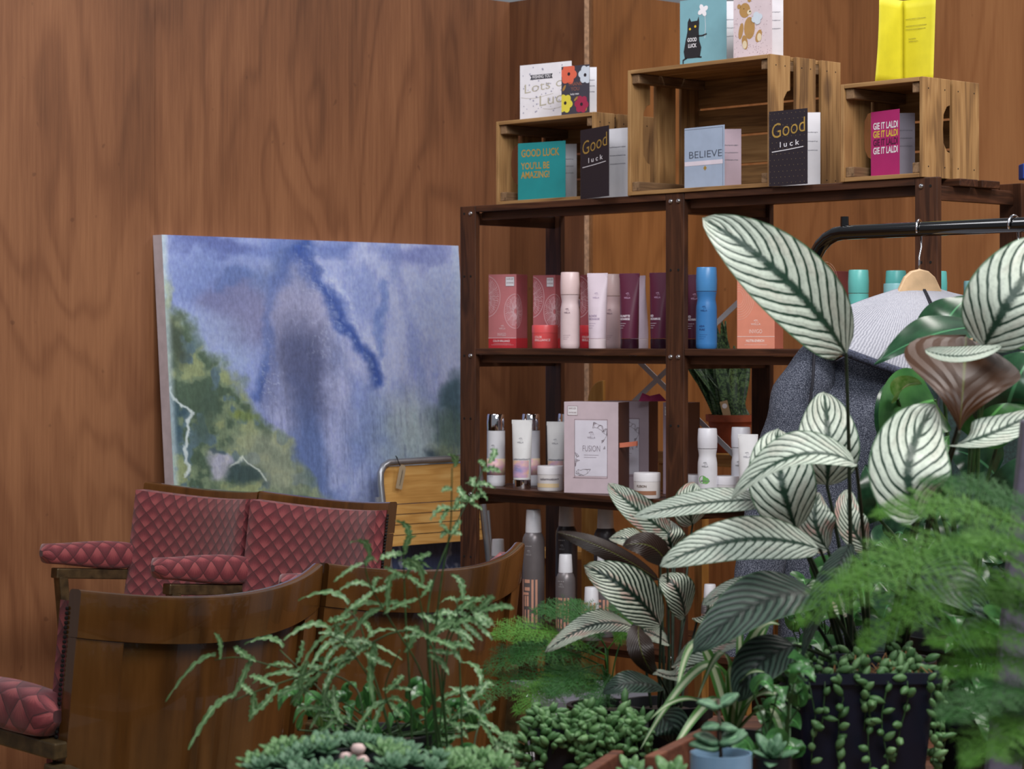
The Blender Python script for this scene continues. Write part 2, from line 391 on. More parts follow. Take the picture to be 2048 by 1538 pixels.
# ------------------------------------------------------------------ greeting cards
def card(label, x0, x1, x2, off, z, h, cov, inside, deco, name='greeting_card', a2=8.0, bend=0.0):
    p = L(x0, off, z); s = sc_at(p); a2r = R(a2)
    # page and cover share the spine at the left; solve width and opening
    W = (x2 - x0) / s / math.cos(a2r) / (1 - 0.0 * 1); c = min(.98, (x1 - x0) / s / W)
    a1 = math.acos(c)
    for _ in range(4):   # allow for the cover coming nearer
        yv = p.y - W * math.sin(a1); xt = (x1 - CX) / F * yv; a1 = math.acos(max(-.98, min(.98, (xt - p.x) / W)))
    t = thing(name, label, 'greeting card', p, 0)
    mc = cov; mb = MB(); dr = Vector((math.cos(a1), -math.sin(a1), 0)); mb.M = mat_frame((0, 0, 0), dr, Vector((math.sin(a1), math.cos(a1), 0)))
    mb.box(0, W, 0, .0006, .0005, h); c_ = obj('cover', mb, [mc], t)
    c_.data.materials[0] = mc
    m2 = MB(); d2 = Vector((math.cos(-a2r), math.sin(-a2r) * -1 * -1, 0)); d2 = Vector((math.cos(a2r), -math.sin(a2r) * 1, 0))
    m2.M = mat_frame((0, 0.0012, 0), d2, Vector((math.sin(a2r), math.cos(a2r), 0))); m2.box(0, W, 0, .0006, .0005, h * .985); pg = obj('inside_page', m2, inside, t)
    sm = MB(); sm.M = m2.M; 
    for k in range(3): scribble(sm, W * .62, h * (.72 - k * .12), W * .33, .004, -.0005, .0006, k + int(x0))
    obj('handwriting', sm, flat((120, 118, 130)), pg)
    if deco: deco(c_, mb.M, W, h)
    return t
def deco_obj(name, M, mat, parent, fn):
    mb = MB(); mb.M = M; fn(mb); o = obj(name, mb, mat, parent, fix=False); return o
c_black = flat((36, 28, 38)); c_gold = m_gold; c_white = flat((236, 234, 240))
ZT = 1.711; ZC = ZT + .010
def d_wish(c, M, W, h):
    def f(m):
        rr = random.Random(3)
        for k in range(70):
            x, z = rr.uniform(.05, .95) * W, rr.uniform(.12, .95) * h
            if .3 < x / W < .75 and .72 * h < z < .85 * h: continue
            r = rr.uniform(.0008, .0018); poly2(m, [(x + r * (1 if i % 2 else 2.1) * math.cos(i * math.pi / 5), z + r * (1 if i % 2 else 2.1) * math.sin(i * math.pi / 5)) for i in range(10)])
    deco_obj('star_print', M, flat((168, 166, 186)), c, f)
    deco_obj('banner', M, flat((52, 54, 62)), c, lambda m: poly2(m, [(W * .2, h * .735), (W * .64, h * .735), (W * .62, h * .775), (W * .64, h * .815), (W * .2, h * .815), (W * .225, h * .775)]))
    deco_obj('lettering', M, c_white, c, lambda m: text(m, 'WISHING YOU', W * .24, h * .752, .009, W * .36, bold=.02, y=-.0008))
    def g(m):
        text(m, 'Lots of', W * .07, h * .5, .026, W * .85, bold=-.012, tilt=.1); text(m, 'Luck', W * .36, h * .26, .03, W * .6, bold=-.012, tilt=.1)
        line2(m, [(W * (.02 + .09 * i), h * (.44 - .03 * math.sin(i * .6))) for i in range(8)], .0008); line2(m, [(W * (.45 + .07 * i), h * (.22 - .02 * math.sin(i * .7))) for i in range(7)], .0008)
    deco_obj('lettering', M, flat((186, 180, 160)), c, g)
card('white wishing you lots of luck card behind the floral card', 1040, 1143, 1170, .10, ZT + .226, .156, c_white, m_whitepaper, d_wish)
def flower(m, x, z, r, n=6, ph=0, y=-.0004):
    pts = []
    for k in range(n * 6):
        a = 2 * math.pi * k / (n * 6) + ph; rad = r * (.80 + .22 * abs(math.sin(n * (a - ph) / 2))); pts.append((x + rad * math.cos(a), z + rad * math.sin(a)))
    poly2(m, pts, y)
def d_floral(c, M, W, h):
    for (x, z, r, col) in ((.25, .84, .30, (222, 104, 78)), (.87, .80, .26, (206, 214, 226)), (.13, .24, .27, (222, 208, 72)), (.72, .2, .25, (158, 40, 74))):
        def f(m, x=x, z=z, r=r):
            rr = r * W; pts = []
            flower(m, x * W, z * h, rr, 6, .4)
            m.v = [(v[0], v[1], v[2]) for v in m.v]
        o = MB(); flower(o, x * W, z * h, r * W, 6, .4); o.v = [(min(max(v[0], .0003), W - .0003), v[1], min(v[2], h - .0003)) for v in o.v]
        o.v = [tuple(M @ Vector(v)) for v in o.v]; obj('flower_print', o, flat(col), c, fix=False)
    deco_obj('flower_centre', M, c_black, c, lambda m: [poly2(m, ell(x * W, z * h, .05 * W, .05 * W, 10), -.0008) for x, z in ((.27, .84), (.85, .79), (.14, .25), (.72, .2))])
    deco_obj('lettering', M, flat((150, 96, 80)), c, lambda m: (text(m, 'THANK', W * .24, h * .59, .010, W * .5), text(m, 'YOU', W * .34, h * .49, .010, W * .3)))
    deco_obj('lettering', M, c_white, c, lambda m: text(m, 'lucky mate', W * .32, h * .405, .005, W * .3, bold=.02))
    deco_obj('leaf_print', M, flat((166, 122, 60)), c, lambda m: (poly2(m, ell(.52 * W, .32 * h, .09 * W, .035 * W, 12, .7)), poly2(m, ell(.88 * W, .09 * h, .06 * W, .03 * W, 10, 1.2)), poly2(m, ell(.1 * W, .56 * h, .1 * W, .04 * W, 10, 1))))
card('dark floral thank you card on the small left crate', 1123, 1179, 1193, .035, ZT + .226, .128, flat((62, 58, 70)), m_whitepaper, d_floral)
def d_teal(c, M, W, h):
    deco_obj('lettering', M, m_gold, c, lambda m: (text(m, 'GOOD LUCK', W * .07, h * .76, .020, W * .8, bold=.03), text(m, "YOU'LL BE", W * .07, h * .545, .018, W * .6, bold=.03), text(m, 'AMAZING!', W * .07, h * .39, .018, W * .6, bold=.03)))
card("teal good luck you'll be amazing card in the left crate", 1036, 1131, 1153, .055, ZC, .155, flat((24, 136, 140)), m_whitepaper, d_teal)
def d_good(c, M, W, h, dots=True):
    if dots:
        def f(m):
            rr = random.Random(5)
            for i in range(9):
                for j in range(13):
                    x = (i + .5 * (j % 2) + .3) / 9 * W; z = (j + .5) / 13 * h
                    if x < W * .97: r = .0008; poly2(m, ell(x, z, r, r, 6))
        deco_obj('dot_print', M, flat((150, 130, 96)), c, f)
    deco_obj('lettering', M, m_gold, c, lambda m: text(m, 'Good', W * .06, h * .63, .036, W * .86, bold=-.005, y=-.0007, tilt=.12))
    deco_obj('lettering', M, c_white, c, lambda m: (text(m, 'l u c k', W * .28, h * .51, .013, W * .5, bold=.01, y=-.0007, tilt=.06), line2(m, [(W * .08, h * .455), (W * .5, h * .475), (W * .9, h * .50)], .0018, y=-.0007)))
card('dark gold-lettered good luck card leaning across the left crate corner', 1161, 1218, 1252, .022, ZT + .0005, .180, c_black, m_whitepaper, lambda c, M, W, h: d_good(c, M, W, h, False), a2=44)
card('dark spotted gold-lettered good luck card at the tall crate corner', 1538, 1615, 1639, -.010, ZT + .0005, .178, c_black, m_whitepaper, d_good)
def d_believe(c, M, W, h):
    deco_obj('lettering', M, flat((72, 80, 96)), c, lambda m: (text(m, 'BELIEVE', W * .1, h * .5, .018, W * .82, bold=-.01), line2(m, [(W * .01, h * .97), (W * .97, h * .97)], .0006), line2(m, [(W * .96, h * .97), (W * .96, h * .02)], .0006)))
    deco_obj('banner', M, flat((226, 216, 228)), c, lambda m: poly2(m, [(0.001, h * .38), (W * .96, h * .38), (W * .96, h * .45), (0.001, h * .45)]))
    def cl(m):
        for a in range(4): poly2(m, ell(W * .52 + .003 * math.cos(a * 1.571), h * .33 + .003 * math.sin(a * 1.571), .0028, .0028, 8))
    deco_obj('clover_print', M, m_gold, c, cl)
card('pale blue believe card with pink inside page in tall crate', 1369, 1449, 1481, .04, ZC, .153, flat((164, 180, 204)), flat((206, 182, 194)), d_believe)
def d_laldi(c, M, W, h):
    for k, (col) in enumerate([(238, 236, 240), (226, 196, 70), (74, 20, 54), (238, 236, 240)]):
        deco_obj('lettering', M, flat(col), c, lambda m, k=k: text(m, 'GIE IT LALDI', W * .08, h * (.73 - .125 * k), .0155, W * .86, bold=.03))
card('magenta gie it laldi card inside the small right crate', 1742, 1799, 1828, .045, ZC, .152, flat((176, 36, 108)), flat((172, 166, 182)), d_laldi)
def d_cat(c, M, W, h):
    def cat(m):
        cx = W * .27; z0 = h * .14
        body = [(-.13, .02), (.13, .02), (.155, .16), (.12, .26), (.11, .40), (.12, .50), (.11, .60), (.085, .54), (-.02, .535), (-.05, .59), (-.08, .53), (-.085, .40), (-.12, .26), (-.15, .12)]
        poly2(m, [(cx + a * W * 1.25, z0 + b * h * 1.02) for a, b in body])
        line2(m, [(cx - .12 * W, z0 + .03 * h), (cx - .2 * W, z0 - .0 * h), (cx - .2 * W, z0 - .06 * h), (cx - .1 * W, z0 - .09 * h), (cx + .08 * W, z0 - .08 * h)], .0045)
        line2(m, [(cx + .1 * W, z0 + .33 * h), (cx + .22 * W, z0 + .33 * h), (cx + .31 * W, z0 + .35 * h)], .004)
        line2(m, [(cx + .12 * W, z0 + .03 * h), (cx + .2 * W, z0 + .025 * h)], .004)
    deco_obj('cat_drawing', M, flat((28, 26, 32)), c, cat)
    deco_obj('cat_eyes', M, flat((222, 186, 40)), c, lambda m: (poly2(m, ell(W * .22, h * .58, .0032, .0032, 12), -.0008), poly2(m, ell(W * .335, h * .61, .0032, .0032, 12), -.0008)))
    def clover(m):
        for a in range(4): poly2(m, ell(W * .5 + .0085 * math.cos(a * 1.571 + .5), h * .83 + .0085 * math.sin(a * 1.571 + .5), .0085, .0062, 14, a * 1.571 + .5), -.0005 - a * .0001)
        line2(m, [(W * .54, h * .78), (W * .555, h * .6), (W * .54, h * .43)], .0009)
    deco_obj('clover_balloon', M, c_white, c, clover)
    deco_obj('lettering', M, c_white, c, lambda m: (text(m, 'GOOD', W * .165, h * .40, .0095, W * .2, bold=.03, y=-.0009), text(m, 'LUCK', W * .18, h * .315, .0095, W * .18, bold=.03, y=-.0009)))
card('pale blue card with a black cat holding a clover balloon', 1360, 1453, 1472, .09, ZT + .317, .176, flat((122, 170, 182)), m_whitepaper, d_cat)
def d_bear(c, M, W, h):
    def dots(m):
        rr = random.Random(9)
        for k in range(150): poly2(m, ell(rr.uniform(.02, .98) * W, rr.uniform(.02, .98) * h, .0011, .0006, 6, 1))
    deco_obj('dot_print', M, flat((132, 98, 112)), c, dots)
    def bear(m):
        poly2(m, ell(W * .42, h * .47, .017, .027, 20)); poly2(m, ell(W * .30, h * .735, .017, .018, 20), -.0006)
        poly2(m, ell(W * .15, h * .80, .006, .006, 12), -.0006); poly2(m, ell(W * .42, h * .88, .006, .006, 12), -.0006)
        poly2(m, ell(W * .2, h * .44, .007, .02, 14, -.2), -.0007); poly2(m, ell(W * .3, h * .27, .009, .018, 14, .2), -.0007); poly2(m, ell(W * .66, h * .34, .009, .016, 14, -.4), -.0007)
    deco_obj('bear_drawing', M, flat((178, 138, 82)), c, bear)
    for (a, b, ra, rb) in ((.3, .235, .007, .010), (.68, .32, .007, .010), (.42, .7, .007, .006)): deco_obj('bear_paw' if b < .5 else 'bear_muzzle', M, flat((222, 206, 176)), c, lambda m: poly2(m, ell(W * a, h * b, ra, rb, 14), -.001))
    deco_obj('bear_nose', M, flat((40, 32, 30)), c, lambda m: (poly2(m, ell(W * .44, h * .71, .0025, .002, 8), -.0013), poly2(m, ell(W * .28, h * .76, .0012, .0012, 8), -.0013)))
    def cl(m):
        for a in range(4): poly2(m, ell(W * .62 + .008 * math.cos(a * 1.571 + .3), h * .60 + .008 * math.sin(a * 1.571 + .3), .0095, .008, 14), -.0012 - a * .0001)
    deco_obj('clover_print', M, flat((206, 218, 230)), c, cl)
    deco_obj('lettering', M, flat((110, 108, 120)), c, lambda m: text(m, 'Luck', W * .48, h * .88, .012, W * .4, y=-.0008))
card('spotted pink card with a seated teddy bear on tall crate', 1467, 1544, 1565, .055, ZT + .317, .168, flat((216, 200, 206)), flat((222, 220, 226)), d_bear)
# yellow card, open towards the room
py = L(1806, .11, ZT + .226); t = thing('greeting_card', 'open yellow card with handwriting on the small right crate', 'greeting card', py)
m_yel = flat((216, 206, 44), .6); s = sc_at(py)
def page(sgn, wpx, dz):
    mb = MB(); W = .088
    def fn(a, b):
        x = sgn * W * a; c = sgn * .0
        fold = .062 * a ** 1.2
        flare = (.010 * (1 - b) ** 2 * a if sgn < 0 else -.006 * (1 - b) * a)
        return (x * .74 - (flare if sgn < 0 else -flare), -fold, .0006 + b * .196)
    mb.grid(8, 10, fn); return mb
for sgn in (-1, 1):
    o = obj('page', page(sgn, 50, 0), m_yel, t, smooth=True)
    sd = o.modifiers.new('thickness', 'SOLIDIFY'); sd.thickness = .0006
    if sgn == 1:
        mb = MB(); W = .088
        dirx = Vector((.74 * W, -.062, 0)).normalized(); mb.M = mat_frame((0.002, -.0012, 0), dirx, Vector((-dirx.y, dirx.x, 0)))
        for k, (z, l) in enumerate([(.152, .055), (.136, .057), (.128, .054), (.106, .02), (.100, .026)]): scribble(mb, .006 + (k > 2) * .008, z, l, .003, -.0012, .0005, 20 + k)
        obj('handwriting', mb, flat((130, 124, 60)), o)
# small blue thing at the very end of the shelf top
p = L(2052, .23, ZT); mb = MB(); mb.M = Matrix.Translation(p); mb.box(-.011, .05, -.02, .03, 0, .036); tag(obj('storage_tin', mb, flat((24, 62, 150)), bevel=.003), 'small blue box at the right end of the shelf top', 'box')
# ------------------------------------------------------------------ hair products
FACE = R(-20)
def root_on_shelf(name, label, cat, px, off, z, rz=FACE, group=None): return thing(name, label, cat, L(px, off, z), rz, group)
def bottle(px, off, z, h, r, col, capcol, label, waist=True, cap_h=.3, chrome=False, txt=(60, 50, 60), leafy=False, band=None, group=None, lines=None):
    t = root_on_shelf('shampoo_bottle', label, 'bottle', px, off, z, group=group)
    hb = h * (1 - cap_h)
    mb = MB(); n = 14; prof = [(r * .90, 0), (r * .99, .004), (r, .012)]
    for i in range(n + 1):
        u = i / n; zz = .012 + (hb - .012) * u; k = 1 - (.12 * math.exp(-((u - .86) / .10) ** 2) if waist else 0) - .02 * u
        prof.append((r * k, zz))
    mb.lathe(prof, 36); body = obj('body', mb, flat(col, .38), t, smooth=True, auto=True)
    rc = prof[-1][0] * (1.0 if not chrome else .97)
    mb = MB(); mb.lathe([(rc, hb + .0012), (rc * 1.02, hb + .003), (rc * 1.04, hb + (h - hb) * .5), (rc * .98, h - .002), (rc * .93, h), (0.0, h)], 36)
    obj('cap', mb, m_chrome if chrome else flat(capcol, .35), t, smooth=True, auto=True)
    mb = MB(); logo(mb, 0, hb * .72, .0075, cyl=r); text(mb, 'WELLA', -.0085, hb * .655, .004, .017, bold=.02, cyl=r); 
    for k, s_ in enumerate(lines or []): text(mb, s_, -.012, hb * (.38 - .06 * k) , .0048, min(.024, .0036 * len(s_)), bold=.04, cyl=r)
    for k in range(3): text(mb, 'IIIIIIIIIIIIII'[:12 - 3 * k], -.012, hb * (.24 - .035 * k), .0016, .02 - .004 * k, cyl=r)
    obj('lettering', mb, flat(txt), body, fix=False)
    if band:
        mb = MB(); rr = r * 1.004; mb.lathe([(rr, .03), (rr, .075)], 30); tt = NT('pastel_band_' + str(px)); nn = tt.noise(tt.obj(), 28, 2)
        obj('colour_band', mb, tt.done(tt.ramp(nn, [(.3, (196, 178, 222)), (.45, (228, 178, 190)), (.6, (232, 214, 168)), (.75, (178, 190, 224))]), .4), body, smooth=True, fix=False)
    if leafy:
        mb = MB()
        def lf(x, z, rad):
            pts = ell(x, z, rad, rad * .9, 14); mb.add([(r * 1.01 * math.sin(a / r), -r * 1.01 * math.cos(a / r), b) for a, b in pts], [tuple(range(14))])
        lf(-.006, hb * .42, .011); lf(.002, hb * .40, .009); lf(.012, hb * .18, .009)
        obj('leaf_print', mb, flat((112, 178, 92)), body, fix=False)
    return t
def tube_(px, off, z, h, w, col, capcol, label, chrome=False, txt=(150, 140, 160), band=False, lines=None, clear_bottom=None, rz=FACE, name='cosmetic_tube'):
    t = root_on_shelf(name, label, 'tube', px, off, z, rz); r = w * .41; hc = h * .13
    mb = MB(); mb.lathe([(r * .97, 0), (r, .002), (r, hc - .001), (r * .96, hc)], 32); obj('cap', mb, m_chrome if chrome else flat(capcol, .3), t, smooth=True, auto=True)
    mb = MB(); n = 32; m = 12
    def fn(a, b):
        u = b; ang = a * 2 * math.pi; ex = r * .98 + (w / 2 - r * .98) * u; ey = r * .98 * (1 - u ** 1.6) + .0012
        return (ex * math.cos(ang), ey * math.sin(ang), hc + .0006 + (h - hc) * u)
    mb.grid(n, m, fn); body = obj('body', mb, flat(col, .36), t, smooth=True)
    mb = MB(); mb.box(-w / 2, w / 2, -.0014, .0014, h - .010, h); obj('crimp', mb, flat(col, .36), body, bevel=.0005)
    def onto(x, zz):
        u = max(0, min(1, (zz - hc) / (h - hc))); ex = r * .98 + (w / 2 - r * .98) * u; ey = r * .98 * (1 - u ** 1.6) + .0012
        return (x, -ey * math.sqrt(max(0, 1 - (x / ex) ** 2)) - .0005, zz)
    def put(s_, x, zz, hh, wf, bold=.02):
        v, f = text_mesh(s_, hh, wf, 'LEFT', bold); mb.add([onto(x + a, zz + b) for a, b, _ in v], f)
    mb = MB()
    v0 = MB(); logo(v0, 0, h * .72, .008); mb.add([onto(a, c) for a, b, c in v0.v], v0.f)
    put('WELLA', -.009, h * .665, .0045, .018)
    obj('lettering', mb, flat(txt), body, fix=False)
    mb = MB()
    for k, s_ in enumerate(lines or []): put(s_, -w * .34, h * (.42 - .04 * k), .0052, .0042 * len(s_) * .9, .05)
    for k in range(3): put('IIIIIIIIII', -w * .34, h * (.33 - .03 * k), .0015, .02 - .004 * k)
    if mb.v: obj('lettering', mb, flat(txt if not clear_bottom else (222, 210, 220)), body, fix=False)
    if band:
        mb = MB(); tt = NT('tube_band_' + str(px)); nn = tt.noise(tt.obj(), 26, 2)
        mb.grid(14, 6, lambda a, b: tuple(Vector(onto((a - .5) * w * .78, hc + .006 + b * h * .25)) + Vector((0, .0002, 0))))
        obj('colour_band', mb, tt.done(tt.ramp(nn, [(.3, (150, 150, 196)), (.45, (206, 168, 196)), (.55, (236, 196, 170)), (.75, (222, 214, 160))]), .4), body, smooth=True, fix=False)
    if clear_bottom is not None: pass
    return t
def jar(px, off, z, h, d, col, lid, label, txt=(120, 100, 90), lines=('FUSION',), band=None):
    t = root_on_shelf('cosmetic_jar', label, 'jar', px, off, z); r = d / 2
    mb = MB(); mb.lathe([(r * .95, 0), (r * .985, .003), (r * .985, h * .66)], 40); body = obj('body', mb, flat(col, .4), t, smooth=True, auto=True)
    mb = MB(); mb.lathe([(r, h * .665), (r, h - .003), (r * .97, h), (0, h)], 40); obj('lid', mb, flat(lid, .35), t, smooth=True, auto=True)
    mb = MB()
    for k, s_ in enumerate(lines): text(mb, s_, -r * .55, h * (.44 - .13 * k), .006, .0045 * len(s_), bold=.03, cyl=r)
    obj('lettering', mb, flat(txt), body, fix=False)
    if band:
        mb = MB(); mb.lathe([(r * .995, h * .14), (r * .995, h * .30)], 24, a0=R(200), a1=R(330)); obj('label_band', mb, flat(band), body, smooth=True, fix=False)
    return t
def carton(px, off, z, w, d, h, col, side, label, rz, deco=None, name='product_box', cat='box'):
    t = root_on_shelf(name, label, cat, px, off, z, rz)
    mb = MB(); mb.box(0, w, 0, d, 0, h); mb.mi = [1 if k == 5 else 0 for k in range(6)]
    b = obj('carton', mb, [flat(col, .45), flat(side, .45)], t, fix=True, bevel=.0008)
    if deco: deco(b, w, d, h)
    return t
def wrapmap(w):
    def fn(a, b): return (a, -.0004, b) if a <= w else (w + .0004, a - w, b)
    return fn
def ring(m, cx, cz, rx, rz, wd, w, x0=0, x1=9, n=72, a0=0, a1=2 * math.pi):
    fn = wrapmap(w)
    for k in range(n):
        q0 = a0 + (a1 - a0) * k / n; q1 = a0 + (a1 - a0) * (k + 1) / n
        pts = [(cx + rx * math.cos(q0), cz + rz * math.sin(q0)), (cx + rx * math.cos(q1), cz + rz * math.sin(q1)), (cx + (rx - wd) * math.cos(q1), cz + (rz - wd) * math.sin(q1)), (cx + (rx - wd) * math.cos(q0), cz + (rz - wd) * math.sin(q0))]
        if min(p[0] for p in pts) < x0 or max(p[0] for p in pts) > x1: continue
        if min(p[0] for p in pts) < w < max(p[0] for p in pts): pts = [(w if abs(p[0] - w) < wd * 3 else p[0], p[1]) for p in pts]
        m.add([fn(*p) for p in pts], [(0, 1, 2, 3)])
def d_citrus(b, w, d, h):
    def citrus(m, cx, cz, r, x0=0, x1=9):
        ring(m, cx, cz, r, r * 1.33, .0018, w, x0, x1)
        rr = random.Random(4); fn = wrapmap(w)
        for k in range(46):
            a = 2 * math.pi * k / 46; pts = []
            for i in range(9):
                u = .14 + .74 * i / 8; aa = a + .05 * math.sin(i * 2 + k)
                pts.append((cx + r * u * math.cos(aa), cz + r * 1.33 * u * math.sin(aa)))
            for i in range(8):
                p, q = pts[i], pts[i + 1]
                if min(p[0], q[0]) < x0 + .001 or max(p[0], q[0]) > x1 or (min(p[0], q[0]) < w < max(p[0], q[0])): continue
                line2(m, [p, q], .0011 if k % 4 else .002, fn=fn)
    deco_obj2('citrus_print', flat((228, 186, 192)), b, lambda m: (citrus(m, w * .98, h * .50, .036, 0, w + d * .97), citrus(m, -.006, h * .70, .043, .0005, 9)))
    deco_obj2('red_band', flat((204, 52, 62)), b, lambda m: (m.add([(0.0004, -.0005, .0003), (w, -.0005, .0003), (w, -.0005, h * .135), (.0004, -.0005, h * .135)], [(0, 1, 2, 3)]), m.add([(w + .0005, 0, .0003), (w + .0005, d, .0003), (w + .0005, d, h * .135), (w + .0005, 0, h * .135)], [(0, 1, 2, 3)])))
    deco_obj2('lettering', flat((236, 214, 218)), b, lambda m: (text(m, 'COLOR BRILLIANCE', w * .17, h * .085, .0056, w * .6, bold=.04, y=-.0009), text(m, 'INVIGO', w * .32, h * .165, .009, w * .3, bold=-.01, y=-.0008), logo(m, w * .5, h * .29, .008), text(m, 'WELLA', w * .38, h * .255, .0045, w * .23), line2(m, [(w * .001, h * .137), (w, h * .137)], .0012, y=-.0008), line2(m, [(w * .2, h * .06), (w * .8, h * .06)], .0005, y=-.0008), line2(m, [(w * .1, h * .045), (w * .9, h * .045)], .0005, y=-.0008)))
    deco_obj2('price_sticker', c_white, b, lambda m: poly2(m, [(w * .62, h * .84), (w * .93, h * .84), (w * .93, h * .965), (w * .62, h * .965)], -.0006))
    deco_obj2('lettering', flat((120, 60, 70)), b, lambda m: (text(m, 'SAVE £20', w * .65, h * .925, .0045, w * .24, y=-.0009), text(m, 'ON PURCHASE', w * .65, h * .875, .004, w * .25, y=-.0009), line2(m, [(w * .62, h * .84), (w * .93, h * .84), (w * .93, h * .965), (w * .62, h * .965), (w * .62, h * .84)], .0008, y=-.0008)))
def deco_obj2(name, mat, parent, fn):
    mb = MB(); fn(mb); return obj(name, mb, mat, parent, fix=False)
Z1, Z2, Z3 = ZS[1] + .0005, ZS[2] + .0005, ZS[3] + .0005
PINK = (206, 128, 132); PINK_SHADED = (182, 96, 104)  # second pink is for the side face, its shading put into the colour
carton(977, .10, Z1, .086, .068, .203, PINK, PINK_SHADED, 'pink citrus-print box at the left end of the shelf', R(-27), d_citrus)
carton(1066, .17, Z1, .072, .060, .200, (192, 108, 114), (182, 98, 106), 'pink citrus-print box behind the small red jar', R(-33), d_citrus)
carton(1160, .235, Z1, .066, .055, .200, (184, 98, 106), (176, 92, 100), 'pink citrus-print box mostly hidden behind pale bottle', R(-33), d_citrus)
jar(1090, .075, Z1, .062, .070, (226, 84, 86), (232, 92, 94), 'small red jar beside the pale pink shampoo bottle', (240, 200, 200), ('COLOR', 'BRILLIANCE'))
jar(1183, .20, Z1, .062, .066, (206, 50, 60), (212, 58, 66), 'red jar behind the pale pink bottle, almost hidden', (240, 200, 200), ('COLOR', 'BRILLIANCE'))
bottle(1140, .045, Z1, .200, .0255, (226, 204, 206), (232, 206, 206), 'pale pink waisted shampoo bottle in front of pink boxes', lines=None, txt=(120, 90, 110))
tube_(1195, .05, Z1, .195, .056, (224, 208, 220), (230, 214, 220), 'pale lilac squeeze tube beside the pale pink bottle', txt=(170, 150, 176), lines=['BLONDE', 'RECHARGE'])
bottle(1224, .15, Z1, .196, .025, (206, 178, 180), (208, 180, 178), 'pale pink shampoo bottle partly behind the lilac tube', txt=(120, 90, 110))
tube_(1259, .05, Z1, .192, .058, (92, 36, 60), (46, 14, 32), 'maroon tube reading brunette recharge, left of centre post', txt=(190, 150, 180), lines=['BRUNETTE', 'RECHARGE'], clear_bottom=1, rz=R(-30))
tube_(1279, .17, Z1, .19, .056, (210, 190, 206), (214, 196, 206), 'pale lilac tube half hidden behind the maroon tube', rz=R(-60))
tube_(1319, .06, Z1, .192, .056, (88, 30, 56), (40, 12, 30), 'maroon tube partly hidden by the shelf centre post', txt=(190, 150, 180), lines=['RED', 'RECHARGE'], clear_bottom=1, rz=R(-30))
tube_(1391, .13, Z1, .187, .054, (80, 28, 52), (36, 12, 28), 'maroon tube behind the blue bottle', txt=(190, 150, 180), lines=['RED', 'RECHARGE'], clear_bottom=1, rz=R(-20))
bottle(1413, .05, Z1, .202, .0262, (58, 122, 184), (74, 138, 196), 'bright blue shampoo bottle right of the centre post', txt=(28, 62, 120), lines=['AQUA', 'PURE'])
def d_swirl(b, w, d, h):
    def f(m):
        for k in range(7): ring(m, w * .05, h * .62, .012 + k * .0045, .017 + k * .006, .0007, w, 0.0005, w * .99)
        for k in range(6): ring(m, w * .85, h * .86, .014 + k * .0045, .018 + k * .006, .0007, w, 0.0005, w + d * .9)
    deco_obj2('swirl_print', flat((232, 188, 168)), b, f)
    deco_obj2('lettering', flat((244, 222, 214)), b, lambda m: (text(m, 'NUTRI-ENRICH', w * .24, h * .085, .006, w * .48, bold=.04), text(m, 'INVIGO', w * .32, h * .19, .010, w * .34, bold=-.01), logo(m, w * .5, h * .33, .009), text(m, 'WELLA', w * .37, h * .29, .005, w * .26), line2(m, [(0.001, h * .15), (w, h * .15)], .0012), line2(m, [(.2 * w, h * .05), (w * .8, h * .05)], .0005)))
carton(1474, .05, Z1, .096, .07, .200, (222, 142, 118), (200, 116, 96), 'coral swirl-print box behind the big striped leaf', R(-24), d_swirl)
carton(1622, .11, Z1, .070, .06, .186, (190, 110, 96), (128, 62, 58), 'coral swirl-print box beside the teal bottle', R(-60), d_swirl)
TEAL = (104, 190, 184)
bottle(1717, .06, Z1, .185, .0240, TEAL, TEAL, 'teal shampoo bottle just left of the hanging hoodie', waist=False)
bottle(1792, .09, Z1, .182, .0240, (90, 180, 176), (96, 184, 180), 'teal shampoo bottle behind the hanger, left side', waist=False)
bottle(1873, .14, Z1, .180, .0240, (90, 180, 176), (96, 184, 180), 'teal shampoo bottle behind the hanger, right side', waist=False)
jar(1790, .02, Z1, .150, .052, (120, 176, 186), (136, 190, 196), 'translucent blue jar behind the left of the hanger', lines=())
jar(1950, .22, Z1, .158, .052, (120, 176, 186), (150, 200, 206), 'translucent blue jar at the far right of the shelf', lines=())
WH = (222, 222, 228)
bottle(992, .07, Z2, .196, .0252, WH, None, 'white chrome-capped bottle at the left end of shelf', waist=False, cap_h=.23, chrome=True, band=1, txt=(90, 90, 100))
tube_(1044, .045, Z2, .183, .058, (228, 228, 228), None, 'leftmost white tube standing on a chrome cap', chrome=True, txt=(130, 130, 140), band=True, lines=['colormotion+'])
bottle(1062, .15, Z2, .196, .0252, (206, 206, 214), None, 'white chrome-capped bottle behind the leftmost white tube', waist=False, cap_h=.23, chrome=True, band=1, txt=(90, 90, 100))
tube_(1113, .12, Z2, .178, .056, (222, 222, 222), None, 'white tube standing behind the white jar', chrome=True, txt=(130, 130, 140), band=True, lines=['colormotion+'])
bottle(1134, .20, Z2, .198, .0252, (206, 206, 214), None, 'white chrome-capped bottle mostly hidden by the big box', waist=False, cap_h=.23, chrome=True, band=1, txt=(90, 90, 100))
jar(1101, .045, Z2, .065, .070, (226, 222, 222), (232, 230, 234), 'white jar in front of the big grey-pink box', (90, 80, 90), ('colormotion+',), (222, 198, 156))
